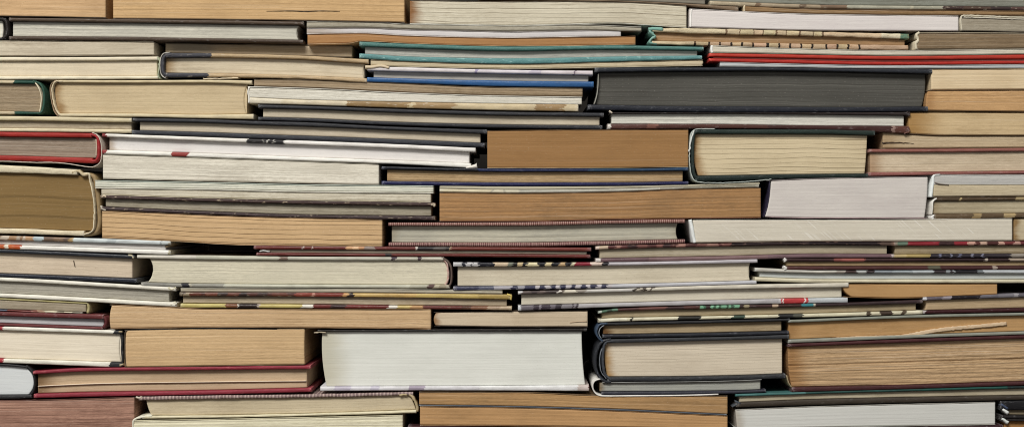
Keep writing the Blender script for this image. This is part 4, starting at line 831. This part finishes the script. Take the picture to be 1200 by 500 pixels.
bk('hardcover_book', 'tan paged book with white corner beneath the black board, lower right edge', [1172, 1200], [[490.5, 490.8], [493, 493.4], [511.8, 511.8], [514.8, 514.8]],
   [C(1174, 1310, (40, 34, 32), cloth=.3), P(1179, 1305, (178, 122, 62), con=.4), C(1174, 1310, (40, 34, 32), cloth=.3)], d=.9,
   extra=[T('cover_flap', [(1174.6, 490), (1182, 495)], lambda t: 2 + 3.5 * t, (222, 230, 226), rec=-.5, dep=24)])
bk('paperback_book', 'brown tan paperback with blue grey lower cover line, below the biggest white book', [491, 600, 720, 853], [[458.6, 458.9, 463, 463.3], [459.4, 459.7, 463.8, 464.1], [473.7, 475.2, 478.7, 484.8], [475.4, 477, 480.6, 486.6]],
   [K(491, 853, (120, 92, 60)), P(491, 853, (182, 138, 86), con=.55, blot=.35, stripe=(132, 100, 62), rec=.5), K(491, 852, (84, 90, 100), wear=.2)], d=.7)
pb('light tan paperback in the bottom row, under the blue grey cover line', [491, 600, 720, 853], [475.5, 477.1, 480.7, 486.7], [498.4, 499, 500.4, 502.4], 492, 853, (198, 149, 94), cov=(150, 108, 64), con=.35, blot=.35, stripe=(146, 108, 66), d=.8)
bk('hardcover_book', 'maroon board showing as a thin strip at the bottom edge of the photo', [478, 853], [[498.6, 502.6], [502.6, 506], [511, 511.4], [514.8, 514.8]],
   [C(478, 856, (70, 36, 38), cloth=.4), P(482, 850, (180, 160, 130)), C(478, 856, (70, 36, 38), cloth=.4)], d=.4)
pb('pinkish brown mottled paperback block at the bottom left corner', [-60, 0, 157], [468, 468.6, 464.8], [514.8, 514.8, 514.8], -60, 157, (176, 130, 108), cov=(120, 76, 62), con=1.0, blot=.6, stripe=(112, 72, 58), d=.8)
bk('hardcover_book', 'book with zigzag patterned mauve cover over tapering cream pages, bottom left', [161, 240, 360, 489], [[464.4, 463, 461.6, 458.7], [469, 467.3, 465.7, 462.6], [486.8, 486.4, 484.2, 479.8], [490.6, 489.6, 487.2, 483.8]],
   [C(162, 484, (134, 108, 106), cloth=.9, wear=.2, rough_edge=.25, weave=((196, 176, 166), 7.5, .7)), P(170, 481, (206, 190, 156), con=.35, blot=.15, l=(0, 2, 6), r=(0, 3, 6), rec=3), C(166, 488, (216, 205, 166), cloth=.1, wear=.3, rough_edge=.2)], d=.5,
   extra=[T('headband', [(159, 465), (163, 466), (166, 464.4)], 2.4, (206, 190, 166), fray=.8, dep=8), T('torn_flap', [(468, 462.8), (478, 461.4), (483, 464.4), (488, 474), (489, 482)], 3.0, (190, 168, 120), fray=.7, dep=14, rec=-.2)])
pb('pale cream magazine with folded white spine at the bottom left', [155, 240, 360, 473], [492, 490.6, 488.2, 485.8], [514.8, 514.8, 514.8, 514.8], 156, 472, (222, 215, 184), cov=(206, 196, 158), ct=1.0, con=.65, stripe=(176, 166, 126), d=.7,
   extra=[T('spine', [(178, 487), (166, 488.4), (157.6, 491), (155.6, 496), (155.6, 514)], 2.4, (224, 220, 196), fray=.3)])


# ------------------------------------------------------------------ the place
def plain(name, verts, faces, m):
    me = bpy.data.meshes.new(name); me.from_pydata(verts, [], faces)
    ob = bpy.data.objects.new(name, me); col.objects.link(ob); me.materials.append(m)
    ob['kind'] = 'structure'
    return ob


def box(name, x0, x1, y0, y1, z0, z1, m):
    v = [(x, y, z) for x in (x0, x1) for y in (y0, y1) for z in (z0, z1)]
    return plain(name, v, [(0, 1, 3, 2), (4, 6, 7, 5), (0, 4, 5, 1), (2, 3, 7, 6), (0, 2, 6, 4), (1, 5, 7, 3)], m)


def noise_mat(name, a, b, sx, sy, sz, rough):
    m, t, bs = base_mat(name)
    tc = N(t, 'ShaderNodeTexCoord')
    n = N(t, 'ShaderNodeTexNoise'); n.inputs['Detail'].default_value = 5
    t.links.new(vec_scale(t, tc.outputs['Object'], sx, sy, sz), n.inputs['Vector']); n.inputs['Scale'].default_value = 1
    t.links.new(mixc(t, n.outputs['Fac'], lin(a), lin(b)), bs.inputs['Base Color'])
    bs.inputs['Roughness'].default_value = rough
    return m


box('tabletop', -1.2, 1.2, -.25, .32, -.03, -.0005, noise_mat('dark_wood', (70, 50, 36), (40, 28, 20), 3, 60, 60, .5))
box('wall', -1.6, 1.6, .325, .40, -.6, 1.4, noise_mat('dark_backdrop', (38, 34, 30), (28, 25, 22), 8, 8, 8, .9))  # unseen dark backdrop, added so gaps between the books look black

# ------------------------------------------------------------------ light and camera
w = bpy.data.worlds.new('World'); scene.world = w
w.use_nodes = True
bg = w.node_tree.nodes['Background']
bg.inputs[0].default_value = (1.0, .99, .97, 1); bg.inputs[1].default_value = .26

CZ = (TABLE - 250) * S


def lamp(name, loc, target, sx, sy, power, c):
    ld = bpy.data.lights.new(name, 'AREA'); ld.shape = 'RECTANGLE'; ld.size = sx; ld.size_y = sy
    ld.energy = power; ld.color = c
    o = bpy.data.objects.new(name, ld); col.objects.link(o)
    o.location = loc
    o.rotation_euler = (Vector(target) - Vector(loc)).to_track_quat('-Z', 'Y').to_euler()
    return o


lamp('soft_key_light', (-.85, -2.1, CZ + 2.2), (0, 0, CZ), 1.5, .9, 116, (1.0, .978, .93))  # broad soft lamp from the upper left front; its source is unseen

cd = bpy.data.cameras.new('camera'); cam = bpy.data.objects.new('camera', cd); col.objects.link(cam)
DIST = 1500 * S
cam.location = (0, -DIST, CZ)
cam.rotation_euler = (math.radians(90), 0, 0)
cd.sensor_fit = 'HORIZONTAL'; cd.sensor_width = 36.0
cd.lens = 36.0 * DIST / (1200 * S)
cd.clip_start = .01; cd.clip_end = 50
scene.camera = cam
scene.view_settings.view_transform = 'Standard'
scene.view_settings.look = 'None'
scene.view_settings.exposure = 0.0
scene.view_settings.gamma = 1.0
scene.cycles.pixel_filter_type = 'BLACKMAN_HARRIS'
scene.cycles.filter_width = 1.05
scene.cycles.max_bounces = 6
scene.cycles.diffuse_bounces = 3
